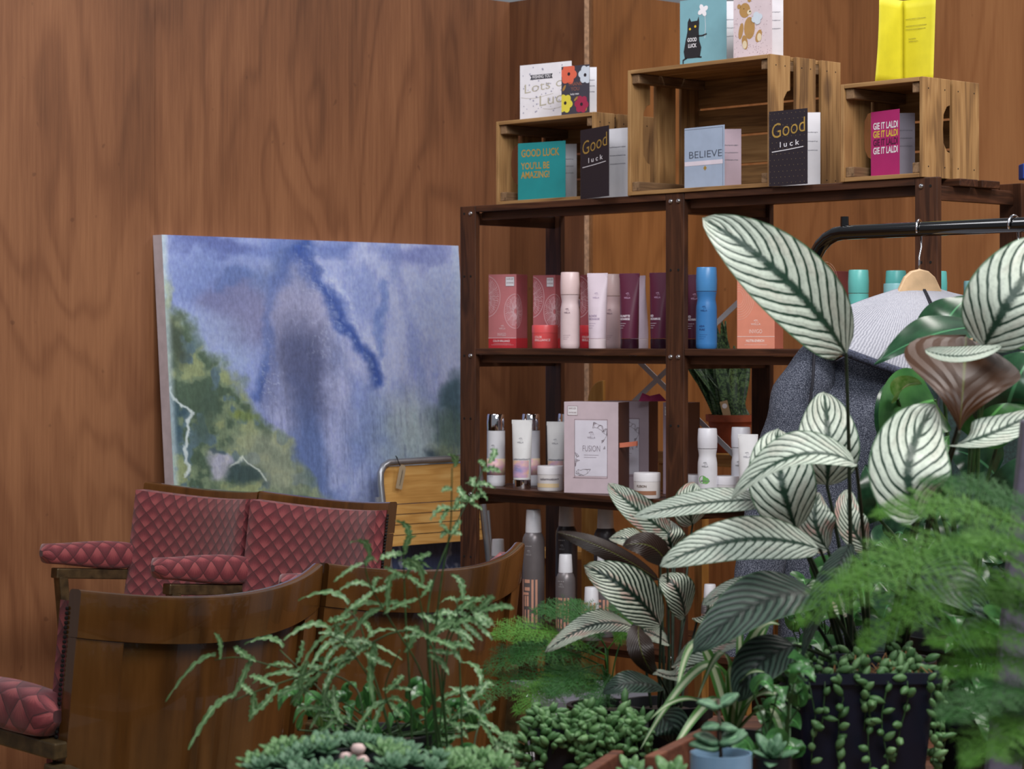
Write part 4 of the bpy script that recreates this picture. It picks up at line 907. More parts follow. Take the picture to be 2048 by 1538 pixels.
    # side frames and arms
    for k in range(3):
        x = k * pitch - (pitch - chord) / 2; yr = (htop - .72) * rec
        fr = MB()
        xs = .016
        def bar(p0, p1, hw=.014):
            p0 = Vector(p0); p1 = Vector(p1); d = (p1 - p0).normalized(); nrm = Vector((0, -d.z, d.y)) * hw
            b4 = [p0 + nrm + Vector((-xs, 0, 0)), p0 + nrm + Vector((xs, 0, 0)), p0 - nrm + Vector((xs, 0, 0)), p0 - nrm + Vector((-xs, 0, 0))]
            t4 = [p1 + nrm + Vector((-xs, 0, 0)), p1 + nrm + Vector((xs, 0, 0)), p1 - nrm + Vector((xs, 0, 0)), p1 - nrm + Vector((-xs, 0, 0))]
            fr.hexa(b4, t4)
        za = .765
        bar((x, yr + .0, za - .032), (x, yr + .26, za - .012), .013); bar((x, yr - .005, .71), (x, yr + .035, .46), .03); bar((x, yr + .24, za - .02), (x, yr + .20, .3), .013); bar((x, yr + .20, .3), (x, yr + .16, .02), .016); bar((x, yr + .03, .46), (x, yr + .02, .02), .016); bar((x, yr - .03, .015), (x, yr + .28, .015), .014)
        f_ = obj('side_frame', fr, m_iron, t, bevel=.003)
        sc_ = MB(); sc_.M = Matrix.Translation((x, yr - .034, .690)) @ Matrix.Rotation(R(90), 4, 'X'); sc_.lathe([(.008, 0), (.008, .001), (.005, .003), (0, .003)], 14); obj('bolt', sc_, m_steel, f_, smooth=True)
        mb = MB(); nn = 16
        def arm(a, b):
            yy = yr + .012 + a * .285; e = min(1, min(a, 1 - a) / .06) ** .5; ang = b * 2 * math.pi; ca, sa = math.cos(ang), math.sin(ang)
            ca = math.copysign(abs(ca) ** .6, ca); sa = math.copysign(abs(sa) ** .6, sa)
            hgt = .031 + .005 * math.sin(a * 5); return (x + ca * .034 * (.25 + .75 * e), yy, za + .018 + .022 * a + sa * hgt * (.3 + .7 * e))
        mb.grid(18, nn, arm, lambda a, b: (a * .285, b * .19))
        mb.add([arm(0, j / nn) for j in range(nn)], [tuple(range(nn))]); mb.add([arm(1, j / nn) for j in range(nn)], [tuple(range(nn))])
        obj('armrest', mb, m_red, t, smooth=True)
    return t
seat_row('cinema_seat_row', 'pair of red quilted cinema seats facing out before the painting', (-.263, 5.40), math.atan2(.75, -.66), .519, .512, .05, .012, .9745)
seat_row('cinema_seat_row', 'pair of cinema seats seen from behind, brown varnished wooden backs', (-.6371, 3.4768), .8892, .532, .517, .0735, .0236, .9745)
#PART2
# ------------------------------------------------------------------ clothes rail, hangers and garments
RA = Vector((.663, 4.75, 0))
def RP(t, z=1.562): q = RA + A * t; return Vector((q.x, q.y, z))
rail = thing('clothes_rail', 'black tubular clothes rail standing in front of the shelf', 'clothes rail', (RA.x, RA.y, 0))
def world_to(root, mbx):
    l = root.location; mbx.v = [(x - l.x, y - l.y, z - l.z) for x, y, z in mbx.v]; return mbx
mb = MB(); rb = .085
pts = [RP(-.075, .06), RP(-.075, 1.2), RP(-.075, 1.562 - rb)] + [RP(-.075 + rb * (1 - math.cos(a)), 1.562 - rb + rb * math.sin(a)) for a in (R(15), R(30), R(45), R(60), R(75), R(90))] + [RP(.3), RP(.8), RP(1.0)]
pts += [RP(1.0 + rb * math.sin(a), 1.562 - rb + rb * math.cos(a)) for a in (R(30), R(60), R(90))] + [RP(1.0 + rb, .06)]
mb.tube(pts, .0145, 16); obj('frame', world_to(rail, mb), m_black, rail, smooth=True)
for t_ in (-.075, 1.085):
    mb = MB(); q = RP(t_, .045); mb.tube([q - B * .25, q + B * .25], .0145, 12); obj('foot', world_to(rail, mb), m_black, rail, smooth=True)
    for s_ in (-1, 1):
        mb = MB(); c = q + B * .22 * s_; mb.M = Matrix.Translation((c.x, c.y, .022)) @ Matrix.Rotation(R(90), 4, 'X'); mb.lathe([(.0, -.01), (.021, -.01), (.021, .01), (0, .01)], 16); obj('castor', world_to(rail, mb), m_black, rail, smooth=True, auto=True)
mb = MB(); q = RP(.012, 0); mb.lathe([(.009, 1.573), (.0085, 1.594), (0, 1.594)], 14, q.x, q.y); obj('end_plug', world_to(rail, mb), m_black, rail, smooth=True, auto=True)
HD = Vector((math.cos(R(12)), math.sin(R(12)), 0))       # run of the garment shoulders
def hanger(t, label, d, full=True):
    c = RP(t, 0); h = thing('coat_hanger', label, 'hanger', (c.x, c.y, 1.40))
    mb = MB(); zc = 1.562; r = .0185; d2 = B if d is None else d
    pts = []
    for k in range(13):
        a = R(205 - k * 21); pts.append(Vector((c.x, c.y, 0)) + d2 * (r * math.cos(a)) + Vector((0, 0, zc + r * math.sin(a))))
    pts += [Vector((c.x, c.y, zc - .035)) + d2 * .014, Vector((c.x, c.y, zc - .055)) , Vector((c.x, c.y, zc - .095))]
    mb.tube(pts, .0022, 10); obj('hook', world_to(h, mb), m_chrome, h, smooth=True)
    mb = MB(); mb.M = mat_frame((c.x, c.y, 0), HD, Vector((-HD.y, HD.x, 0)))
    top = [(-.046, 1.440), (-.032, 1.468), (-.018, 1.480), (0, 1.484), (.018, 1.480), (.032, 1.468), (.046, 1.440)]
    outl = [(-.20, 1.338), (-.12, 1.375)] + top + [(.12, 1.375), (.20, 1.338), (.195, 1.322), (.11, 1.352), (0, 1.39), (-.11, 1.352), (-.195, 1.322)]
    outl = [(a, b) for a, b in outl]
    mb.prism([(a, b) for a, b in outl], .012, 'y', -.006)
    obj('wooden_arms', world_to(h, mb), plain('pale_beech', (214, 180, 140), .5, var=.06, scale=25), h, bevel=.003)
    return h
hanger(.198, 'wooden hanger with chrome hook carrying the grey hoodie', -A * .35 + B * .94)
tt = NT('heather_fleece'); sp = tt.noise(tt.obj(), 520, 2, .8); c_ = tt.ramp(sp, [(.36, (34, 38, 52)), (.5, (64, 69, 84)), (.64, (128, 132, 146))]); tt.bump(sp, .5, .001); m_heather = tt.done(c_, .95)
tt = NT('pale_loopback_lining'); v_ = tt.map(tt.uvv(), (1, 1, 1)); wv = tt.n('ShaderNodeTexWave'); tt.link(v_, wv.inputs[0]); wv.inputs['Scale'].default_value = 70; wv.inputs['Distortion'].default_value = 3; wv.inputs['Detail'].default_value = 2
c_ = tt.ramp(tt.math('ADD', tt.math('MULTIPLY', wv.outputs[1], .5), tt.math('MULTIPLY', tt.noise(tt.obj(), 260, 2), .5)), [(.1, (140, 141, 152)), (.55, (176, 177, 188)), (.9, (200, 200, 208))]); tt.bump(wv.outputs[1], .5, .001); m_lining = tt.done(c_, .95)
m_seam = flat((34, 34, 44), .8)
def garment(name, label, t, zsh, zbot, wsh, wbot, matb, hood=False, d=HD):
    c = RP(t, 0); g = thing(name, label, 'hoodie' if hood else 'coat', (c.x, c.y, zbot)); N = Vector((d.y, -d.x, 0)) * 1.0      # N: towards the camera
    if N.y > 0: N = -N
    def torso(a, b):   # a round, b down
        th = a * 2 * math.pi; k = b
        wv = wsh * (.50 + .50 * min(1, (k / .16)) ** .7) + (wbot - wsh) * k; dp = .02 + .055 * min(1, k / .25) + .012 * k
        fold = 1 + .045 * math.sin(th * 5 + k * 4) * k + .03 * math.sin(th * 9 + 2) * k
        x = math.cos(th) * wv * .5 * (1 + .0 * k); y = math.sin(th) * dp * fold
        z = zsh - (zsh - zbot) * k - (abs(math.cos(th)) ** 1.6) * .055 * (1 - k) 
        return Vector((c.x, c.y, z)) + d * x + N * y
    mb = MB(); mb.grid(48, 40, torso); o = obj('body', world_to(g, mb), matb, g, smooth=True); o.modifiers.new('t', 'SOLIDIFY').thickness = .003
    for sgn in (-1, 1):
        mb = MB()
        sh = Vector((c.x, c.y, zsh - .020)) + d * sgn * wsh * .36; el = Vector((c.x, c.y, zsh - .25)) + d * sgn * (wsh * .5 + .028) + N * .01; wr = Vector((c.x, c.y, zbot + .02)) + d * sgn * (wsh * .5 + .085) + N * .02
        def sl(a, b):
            p_ = sh * (1 - b) ** 2 + el * 2 * b * (1 - b) + wr * b * b; r = .064 * (1 - .35 * b) * (min(1, (b + .015) / .20)) ** .55
            th = a * 2 * math.pi; w_ = 1 + .05 * math.sin(b * 34 + th * 2)
            return p_ + d * math.cos(th) * r * w_ + N * math.sin(th) * r * .8 * w_
        mb.grid(20, 36, sl); o = obj('sleeve', world_to(g, mb), matb, g, smooth=True)
        mb = MB(); pts = []
        for k in range(16):
            b = k / 15; p_ = Vector((c.x, c.y, zsh - .025 - .24 * b)) + d * sgn * (wsh * .44 - .012 + .028 * math.sin(b * 1.5)) + N * (.045 + .025 * min(1, b * 3)); pts.append(p_)
        mb.tube(pts, .0028, 6); obj('seam', world_to(g, mb), m_seam, g, smooth=True)
    if hood:
        zt = 1.452
        def hd(a, b):       # open neck lining draping over the back of the shoulders
            x = (a - .5) * 2; ax = abs(x)
            top = Vector((c.x, c.y, 0)) + d * (x * .062) + N * (-.004) + Vector((0, 0, zt - .012 * ax * ax))
            bot = Vector((c.x, c.y, 0)) + d * (x * .272) + N * (.105 - .06 * ax ** 2) + Vector((0, 0, 1.268 + .095 * ax ** 1.3))
            mid = (top + bot) / 2 + N * .022 + Vector((0, 0, .014))
            p_ = top * (1 - b) ** 2 + mid * 2 * b * (1 - b) + bot * b * b
            return p_ + N * (.004 * math.sin(a * 17 + b * 4) * b)
        mb = MB(); mb.grid(30, 20, hd, lambda a, b: (a * .4, b * .25)); o = obj('hood_lining', world_to(g, mb), m_lining, g, smooth=True); o.modifiers.new('t', 'SOLIDIFY').thickness = .003
        mb = MB(); mb.tube([hd(a / 30, 1.0) + Vector((0, 0, -.003)) for a in range(31)], .0085, 8); obj('hood_hem', world_to(g, mb), plain('heather_hem', (66, 70, 88), .95, var=.25, scale=300), g, smooth=True)
        mb = MB()
        for ss in (-.030, .026):
            up = [hd(.56 + ss * .5 - .006 * (ss > 0), .03 + b * .94 / 24) + N * .0012 for b in range(25)]; mb.tube(up, .0017, 6)
        for b in range(44):
            q0 = hd(.545 + .004 * (b % 3), .03 + b * .94 / 43) + N * .002; q1 = hd(.569, .045 + b * .94 / 44) + N * .002; mb.tube([q0, q1], .0011, 4)
        obj('overlock_stitching', world_to(g, mb), m_seam, g)
    return g
garment('hoodie', 'heather grey hoodie with pale lining hanging from a wooden hanger', .198, 1.372, .72, .55, .58, m_heather, True)
m_dgreen = plain('dark_green_cloth', (30, 50, 48), .9, var=.15, scale=200, bump=.3)
garment('coat', 'dark green coat hanging on the rail behind the hoodie', .42, 1.36, .62, .40, .44, m_dgreen, False)
hanger(.42, 'wooden hanger carrying the dark green coat', B)
hanger(.50, 'empty hanger with chrome hook at the right edge', -A * .2 + B)
# ------------------------------------------------------------------ plant tables
def table(label, x0, x1, y0, y1, z):
    t = thing('plant_table', label, 'table', ((x0 + x1) / 2, (y0 + y1) / 2, 0)); w, d = (x1 - x0) / 2, (y1 - y0) / 2
    for k in range(6):
        a = -d + k * 2 * d / 6; mb = MB(); mb.box(-w, w, a + .002, a + 2 * d / 6 - .002, z - .022, z); obj('board', mb, m_bench, t, bevel=.002)
    for x in (-w + .04, w - .04):
        for y in (-d + .04, d - .04): mb = MB(); mb.box(x - .022, x + .022, y - .022, y + .022, 0, z - .0225); obj('leg', mb, m_bench, t, bevel=.002)
    return t
TZ = .75
table('brown wooden plank table carrying the foreground plants', -.30, 1.15, 1.85, 3.32, TZ)
table('brown wooden bench behind the plant table on the right', .30, 1.45, 3.36, 3.72, TZ)
# ------------------------------------------------------------------ leaf materials
def m_calathea(name, N, slope, pale, green, pink, backc, vein=.22, seed=0, amount=1.0):
    t = NT(name); u, v = t.uv(); a = t.math('ABSOLUTE', t.math('MULTIPLY_ADD', v, 2, -1)); wv = t.noise(t.map(t.uvv(), (2.2, 5, 1), (seed, 0, 0)), 1, 2)
    q = t.math('SUBTRACT', u, t.math('MULTIPLY', t.math('POWER', a, 1.2), slope)); q = t.math('ADD', q, t.math('MULTIPLY', t.math('SUBTRACT', wv, .5), .12))
    f = t.math('FRACT', t.math('MULTIPLY', q, N)); d = t.math('MULTIPLY', t.math('ABSOLUTE', t.math('SUBTRACT', f, .5)), 2)
    nz = t.noise(t.map(t.uvv(), (16, 14, 1), (seed, 3, 0)), 1, 3, .7); nb = t.noise(t.map(t.uvv(), (1.4, 3, 1), (seed + 4, 0, 0)), 1, 2)
    stripe = t.step(t.math('ADD', d, t.math('MULTIPLY', t.math('SUBTRACT', nz, .5), .32)), vein, vein + .18)
    pal = t.mix(t.math('MULTIPLY', t.step(nb, .50, .66), pink), pale, lin((206, 160, 150)))
    pal = t.mix(t.math('MULTIPLY', t.step(nz, .40, .7), .45), pal, t.mix(.5, green, pale))
    col = t.mix(t.math('MULTIPLY', stripe, amount), green, pal)
    mid = t.step(t.math('ADD', a, t.math('MULTIPLY', t.math('SUBTRACT', nz, .5), .22)), .05, .17); col = t.mix(mid, green, col)
    mar = t.math('SUBTRACT', 1, t.step(a, .93, .99)); col = t.mix(mar, t.mix(.5, green, lin((90, 130, 90))), col)
    back = t.ramp(a, [(0, lin((104, 110, 40))), (.04, backc), (1, backc)])
    g = t.n('ShaderNodeNewGeometry'); col = t.mix(g.outputs['Backfacing'], col, back)
    t.bump(d, .35, .002); t.b.inputs['Subsurface Weight'].default_value = 0
    m = t.done(col, .42, spec=.4)
    tr = t.n('ShaderNodeBsdfTranslucent'); t.link(col, tr.inputs[0]); mx = t.n('ShaderNodeMixShader'); mx.inputs[0].default_value = .10
    out = t.t.nodes['Material Output']; t.link(t.b.outputs[0], mx.inputs[1]); t.link(tr.outputs[0], mx.inputs[2]); t.link(mx.outputs[0], out.inputs[0])
    return m
PALE = lin((208, 220, 204)); GRN = lin((32, 62, 46))
m_cal = m_calathea('striped_leaf', 4.7, .72, PALE, GRN, .15, lin((72, 40, 12)), .17, 1)
m_cal2 = m_calathea('striped_leaf_fine', 6.2, .80, lin((208, 216, 196)), lin((16, 40, 28)), .75, lin((40, 24, 16)), .40, 5)
m_cal3 = m_calathea('striped_leaf_shaded', 5, .72, lin((74, 98, 84)), lin((18, 36, 28)), .0, lin((54, 34, 26)), .38, 9, .75)  # darker, less white copy; the shadow on these leaves is put into the colour
m_calp = m_calathea('striped_leaf_pink', 5.6, .75, lin((196, 206, 190)), lin((40, 66, 50)), 1.0, lin((60, 34, 26)), .26, 13)
def leafmat(name, c, c2, rough=.35, back=None, trans=.2, varieg=None):
    t = NT(name); u, v = t.uv(); a = t.math('ABSOLUTE', t.math('MULTIPLY_ADD', v, 2, -1)); n = t.noise(t.map(t.uvv(), (4, 3, 1)), 1, 3)
    col = t.ramp(n, [(.35, lin(c)), (.65, lin(c2))]); col = t.mix(t.step(a, .02, .07), lin(tuple(min(255, x * 1.5 + 10) for x in c2)), col)
    if varieg: col = t.mix(t.math('MULTIPLY', t.math('SUBTRACT', 1, t.step(a, varieg[1] - .1, varieg[1] + .1)), 1), col, lin(varieg[0]))
    m = t.done(col, rough)
    tr = t.n('ShaderNodeBsdfTranslucent'); t.link(col, tr.inputs[0]); mx = t.n('ShaderNodeMixShader'); mx.inputs[0].default_value = trans
    out = t.t.nodes['Material Output']; t.link(t.b.outputs[0], mx.inputs[1]); t.link(tr.outputs[0], mx.inputs[2]); t.link(mx.outputs[0], out.inputs[0])
    return m
m_gloss = leafmat('glossy_dark_leaf', (28, 62, 40), (46, 88, 58), .24)
m_gloss2 = leafmat('glossy_mid_leaf', (48, 96, 48), (74, 128, 66), .28)
m_bright = leafmat('bright_leaf', (96, 160, 60), (176, 208, 130), .3)
m_succ = leafmat('succulent_leaf', (84, 128, 76), (130, 170, 112), .45, trans=.15)
m_succ2 = leafmat('grey_green_succulent', (70, 112, 84), (112, 150, 114), .5, trans=.1)
m_fern = leafmat('fern_green', (34, 84, 34), (64, 124, 52), .6, trans=.35)
m_fern2 = leafmat('bright_fern_green', (58, 118, 36), (116, 172, 62), .6, trans=.4)
m_pter = leafmat('ribbon_fern', (48, 100, 44), (140, 176, 124), .4, trans=.2)
m_spider = leafmat('spider_leaf', (60, 112, 46), (90, 142, 66), .4, trans=.25, varieg=((196, 208, 170), .38))
# ------------------------------------------------------------------ leaf geometry
def leaf_mb(b, t, c, w, n, fold=.12, wave=.03, shape='calathea', nu=26, nv=10, tw=0.0, seed=0):
    b, t, c, n = Vector(b), Vector(t), Vector(c), Vector(n).normalized(); rr = random.Random(seed); ph = rr.uniform(0, 6)
    ln = (t - b).length; cc = c * 2 - (b + t) * .5      # curve passes through c at half way
    def prof(u):
        if shape == 'calathea': return (math.sin(math.pi * min(1, u ** .82)) ** .64)
        if shape == 'fan': return (math.sin(math.pi * min(1, u ** 3.2)) ** .5)
        if shape == 'heart': return (math.sin(math.pi * u ** .55) ** .8)
        if shape == 'strap': return (min(1, u * 6) ** .5) * (1 - u ** 3) ** .8
        if shape == 'lance': return math.sin(math.pi * u ** .8)
        return math.sin(math.pi * u)
    def fn(u, v):
        x = (v - .5) * 2; p = b * (1 - u) ** 2 + cc * 2 * u * (1 - u) + t * u * u
        tg = ((cc - b) * (1 - u) + (t - cc) * u).normalized(); m = (n - tg * n.dot(tg)).normalized()
        if tw: m = Matrix.Rotation(tw * (u - .3), 3, tg) @ m
        sd = tg.cross(m); W = w * .5 * max(.0001, prof(u))
        lift = fold * abs(x) ** 1.4 * W + wave * w * math.sin(u * 9 + ph + (1.5 if x > 0 else 0)) * abs(x) ** 2
        return p + sd * x * W * (1 - fold * .2) + m * lift
    k_ = ln / w if shape in ('calathea', 'fan') else 1.0
    mb = MB(); mb.grid(nu, nv, fn, lambda a, b_: (a * k_, b_)); return mb
def q3(px_, py_, z): return P(px_, py_, z)
def pleaf(root, b, t, w, mat, n=(0, -1, .35), c=None, fold=.15, wave=.03, stem=None, stem_mat=None, tw=0, seed=0, shape='calathea', name='leaf', sr=.0022):
    """leaf standing at real distances; stem runs to the foot point"""
    bb, tt_ = q3(*b), q3(*t); m = (bb + tt_) / 2
    cc = q3(*c) if c else m + Vector((0, 0, .015))
    o = obj(name, world_to(root, leaf_mb(bb, tt_, cc, w, n, fold, wave, shape, tw=tw, seed=seed)), mat, root, smooth=True, fix=False)
    if stem is not None:
        foot = Vector(stem); mid = foot * .45 + bb * .55 + Vector((bb.x - foot.x, 0, 0)) * -.18; pts = []
        for k in range(15): u = k / 14; pts.append(foot * (1 - u) ** 2 + mid * 2 * u * (1 - u) + bb * u * u)
        into = (cc - bb).normalized(); pts.append(bb + into * .004)
        mb = MB(); mb.tube(pts, [sr * (1.2 - .4 * k / 15) for k in range(16)], 8); s_ = obj('stem', world_to(root, mb), stem_mat or m_stem_d, root, smooth=True, fix=False)
    return o
def pot_round(root, r0, r1, h, mat, soil=True, rim=.006):
    mb = MB(); mb.lathe([(r0, 0), (r1, h - .018), (r1 + rim, h - .018), (r1 + rim, h), (r1, h), (r1 - .004, h - .015), (0, h - .015)], 40); obj('pot', mb, mat, root, smooth=True, auto=True)
    if soil: mb = MB(); mb.lathe([(r1 - .005, h - .0145), (r1 * .5, h - .008), (0, h - .006)], 24); obj('soil', mb, m_soil, root)
def pot_square(root, w0, w1, h, mat, d0=None, d1=None):
    d0 = d0 or w0; d1 = d1 or w1; mb = MB()
    def rr_(w, d, z, r=.012):
        out = []
        for cx, cy, a0 in ((w - r, d - r, 0), (-w + r, d - r, 90), (-w + r, -d + r, 180), (w - r, -d + r, 270)):
            for k in range(5): a = R(a0 + k * 22.5); out.append((cx + r * math.cos(a), cy + r * math.sin(a), z))
        return out
    rings = [rr_(w0, d0, 0), rr_(w1, d1, h - .014), rr_(w1 + .006, d1 + .006, h - .013), rr_(w1 + .006, d1 + .006, h), rr_(w1 - .001, d1 - .001, h), rr_(w1 - .004, d1 - .004, h - .02)]
    v = [p for r in rings for p in r]; f = [(i * 20 + k, i * 20 + (k + 1) % 20, (i + 1) * 20 + (k + 1) % 20, (i + 1) * 20 + k) for i in range(5) for k in range(20)]
    f += [tuple(range(19, -1, -1)), tuple(5 * 20 + k for k in range(20))]; mb.add(v, f); obj('pot', mb, mat, root, smooth=True, auto=True)
    mb = MB(); mb.grid(10, 10, lambda a, b: ((a - .5) * 2 * (w1 - .005), (b - .5) * 2 * (d1 - .005), h - .016 + .004 * mnoise.noise((a * 9, b * 9, w0)))); obj('soil', mb, m_soil, root, fix=False)
m_blackpot = plain('black_plastic_pot', (20, 20, 24), .4, var=.05)
m_bluepot = plain('navy_plastic_pot', (14, 20, 42), .45, var=.06)
# ------------------------------------------------------------------ large striped plant
zc = 3.12; cp = P(1745, 1300, zc); cal = thing('prayer_plant', 'large prayer plant with broad white-striped leaves, right foreground', 'potted plant', (cp.x, 3.12, TZ))
pot_round(cal, .06, .078, .17, m_blackpot)
ft = lambda dx=0, dy=0: (cp.x + dx, 3.12 + dy, TZ + .155)
LV = [ # base, tip, width, material, normal, control, foot, extra
 ((1692, 708, 3.0), (1405, 436, 2.95), .108, m_cal, (.15, -1, .25), (1572, 560, 2.93), ft(-.03, -.01), dict(fold=.12)),
 ((1968, 692, 2.9), (2115, 470, 2.95), .112, m_cal, (-.2, -1, .25), (2030, 585, 2.88), ft(.03, 0), {}),
 ((1918, 868, 2.86), (1932, 672, 2.93), .150, m_cal, (0, 1, -.15), (1926, 778, 2.87), ft(.02, -.02), dict(fold=.12, shape='fan')),
 ((1850, 700, 2.86), (2005, 690, 2.88), .026, m_cal, (0, -.8, .6), (1925, 712, 2.85), None, dict(fold=.3)),
 ((1838, 1032, 2.8), (1872, 808, 2.9), .102, m_cal, (.1, -1, .2), (1818, 925, 2.79), ft(.01, -.03), dict(tw=-.2)),
 ((1884, 893, 2.9), (2085, 815, 2.95), .055, m_cal, (.15, -.55, .9), (1980, 868, 2.86), ft(.04, .0), {}),
 ((1654, 972, 3.08), (1648, 786, 3.12), .084, m_cal, (0, -1, .3), (1656, 880, 3.05), ft(-.02, .02), {}),
 ((1712, 928, 2.88), (1462, 998, 2.84), .066, m_cal, (-.1, -.75, .8), (1590, 912, 2.84), ft(-.01, -.03), dict(fold=.3, tw=.5)),
 ((1592, 1058, 3.02), (1556, 856, 3.08), .088, m_cal, (-.1, -1, .25), (1562, 955, 2.99), ft(-.03, .01), {}),
 ((1560, 1000, 3.05), (1268, 1034, 2.98), .046, m_cal, (0, -.7, .8), (1410, 1006, 3.0), ft(-.035, .01), dict(fold=.1)),
 ((1640, 1098, 2.92), (1320, 1133, 2.84), .062, m_cal, (0, -.9, .55), (1480, 1080, 2.86), ft(-.03, -.01), dict(fold=.1)),
 ((1640, 1190, 2.9), (1386, 1304, 2.8), .082, m_cal3, (-.3, -.8, .6), (1520, 1205, 2.83), ft(-.02, -.02), {}),
 ((1590, 1290, 2.88), (1478, 1404, 2.84), .060, m_cal3, (-.3, -.9, .3), (1515, 1330, 2.84), ft(-.03, -.02), {}),
 ((1655, 1100, 3.1), (1640, 985, 3.12), .055, m_calp, (.1, -1, .3), (1630, 1040, 3.08), ft(-.01, .02), {}),
 ((1700, 1090, 2.9), (1600, 1330, 2.84), .050, m_cal3, (-.8, -.7, .3), (1655, 1180, 2.86), ft(-.01, -.03), dict(tw=.6)),
 ((1820, 1150, 3.05), (1975, 1230, 3.0), .085, m_cal3, (.2, -.8, .6), (1900, 1165, 3.0), ft(.04, .0), {}),
 ((1830, 1210, 3.02), (1985, 1330, 2.98), .070, m_cal3, (.2, -.9, .5), (1920, 1240, 2.98), ft(.04, .01), {}),
 ((1590, 1195, 3.12), (1405, 1210, 3.08), .042, m_calp, (0, -.7, .8), (1490, 1178, 3.08), ft(-.04, .02), {}),
 ((1690, 1225, 3.14), (1600, 1200, 3.1), .055, m_calp, (0, -.8, .6), (1650, 1192, 3.1), ft(-.02, .03), {}),
 ((1735, 1100, 3.2), (1700, 980, 3.22), .05, m_calp, (.3, -1, .2), (1700, 1040, 3.18), ft(0, .03), {}),
 ((1840, 1000, 3.1), (1880, 900, 3.15), .06, m_cal3, (.3, -1, .2), (1850, 950, 3.08), ft(.02, .03), {}),
]
for k, (b, t, w_, mt, n, c, f_, ex) in enumerate(LV):
    pleaf(cal, b, t, w_, mt, n, c, stem=f_, seed=k, sr=.0026, **ex)
# ------------------------------------------------------------------ smaller pink striped plant
zc2 = 3.22; c2 = P(1330, 1500, zc2); cal2 = thing('prayer_plant', 'smaller prayer plant with fine pink-striped leaves before the shelf', 'potted plant', (c2.x, 3.2, TZ))
pot_round(cal2, .045, .058, .10, m_blackpot)
ft2 = lambda dx=0, dy=0: (c2.x + dx, 3.2 + dy, TZ + .09)
LV2 = [
 ((1322, 1252, 3.18), (1168, 1132, 3.14), .066, m_cal2, (.1, -1, .3), (1255, 1180, 3.13), ft2(-.01), {}),
 ((1278, 1262, 3.2), (1090, 1304, 3.12), .044, m_cal2, (0, -.7, .8), (1195, 1248, 3.14), ft2(-.02), dict(wave=.05)),
 ((1318, 1160, 3.3), (1113, 1064, 3.25), .030, m_cal2, (.2, 1, -.45), (1215, 1100, 3.25), ft2(0, .01), dict(fold=.3)),
 ((1320, 1122, 3.25), (1218, 1077, 3.2), .042, m_cal2, (0, -.8, .7), (1275, 1085, 3.2), ft2(0, .02), {}),
 ((1335, 1130, 3.2), (1245, 1092, 3.15), .040, m_cal2, (0, .9, -.3), (1300, 1092, 3.16), ft2(.005, 0), {}),
 ((1345, 1072, 3.3), (1216, 966, 3.28), .044, m_calp, (.1, -1, .2), (1275, 1020, 3.26), ft2(.01, .01), {}),
 ((1385, 1050, 3.32), (1390, 966, 3.32), .050, m_calp, (0, -1, .3), (1380, 1008, 3.29), ft2(.015, .01), {}),
 ((1370, 1235, 3.25), (1322, 1150, 3.22), .050, m_cal2, (.2, -1, .3), (1355, 1180, 3.2), ft2(.01, 0), {}),
 ((1395, 1240, 3.25), (1437, 1208, 3.22), .038, m_cal2, (.1, -.9, .5), (1418, 1220, 3.2), ft2(.02, 0), {}),
 ((1278, 1246, 3.15), (1310, 1352, 3.12), .036, m_cal2, (0, 1, .2), (1282, 1300, 3.1), ft2(0, -.02), {}),
 ((1310, 1340, 3.12), (1388, 1330, 3.1), .034, m_cal2, (0, -.6, .9), (1350, 1352, 3.08), ft2(.01, -.02), dict(wave=.12, fold=.3)),
 ((1325, 1376, 3.15), (1204, 1386, 3.1), .038, m_cal3, (0, -.8, .7), (1262, 1366, 3.1), ft2(-.01, -.01), {}),
 ((1345, 1332, 3.15), (1484, 1284, 3.12), .040, m_calp, (0, -.8, .6), (1410, 1296, 3.1), ft2(.01, -.01), {}),
 ((1320, 1430, 3.1), (1352, 1492, 3.08), .050, m_cal3, (-.2, -1, .3), (1345, 1455, 3.06), ft2(0, -.02), {}),
 ((1350, 1110, 3.32), (1340, 1040, 3.32), .05, m_cal2, (.1, -1, .3), (1338, 1075, 3.29), ft2(.01, .02), {}),
 ((1340, 1290, 3.2), (1240, 1262, 3.24), .03, m_cal2, (0, -.7, .7), (1290, 1262, 3.2), ft2(0, .01), {}),
]
for k, (b, t, w_, mt, n, c, f_, ex) in enumerate(LV2): pleaf(cal2, b, t, w_, mt, n, c, stem=f_, seed=40 + k, sr=.0018, **ex)
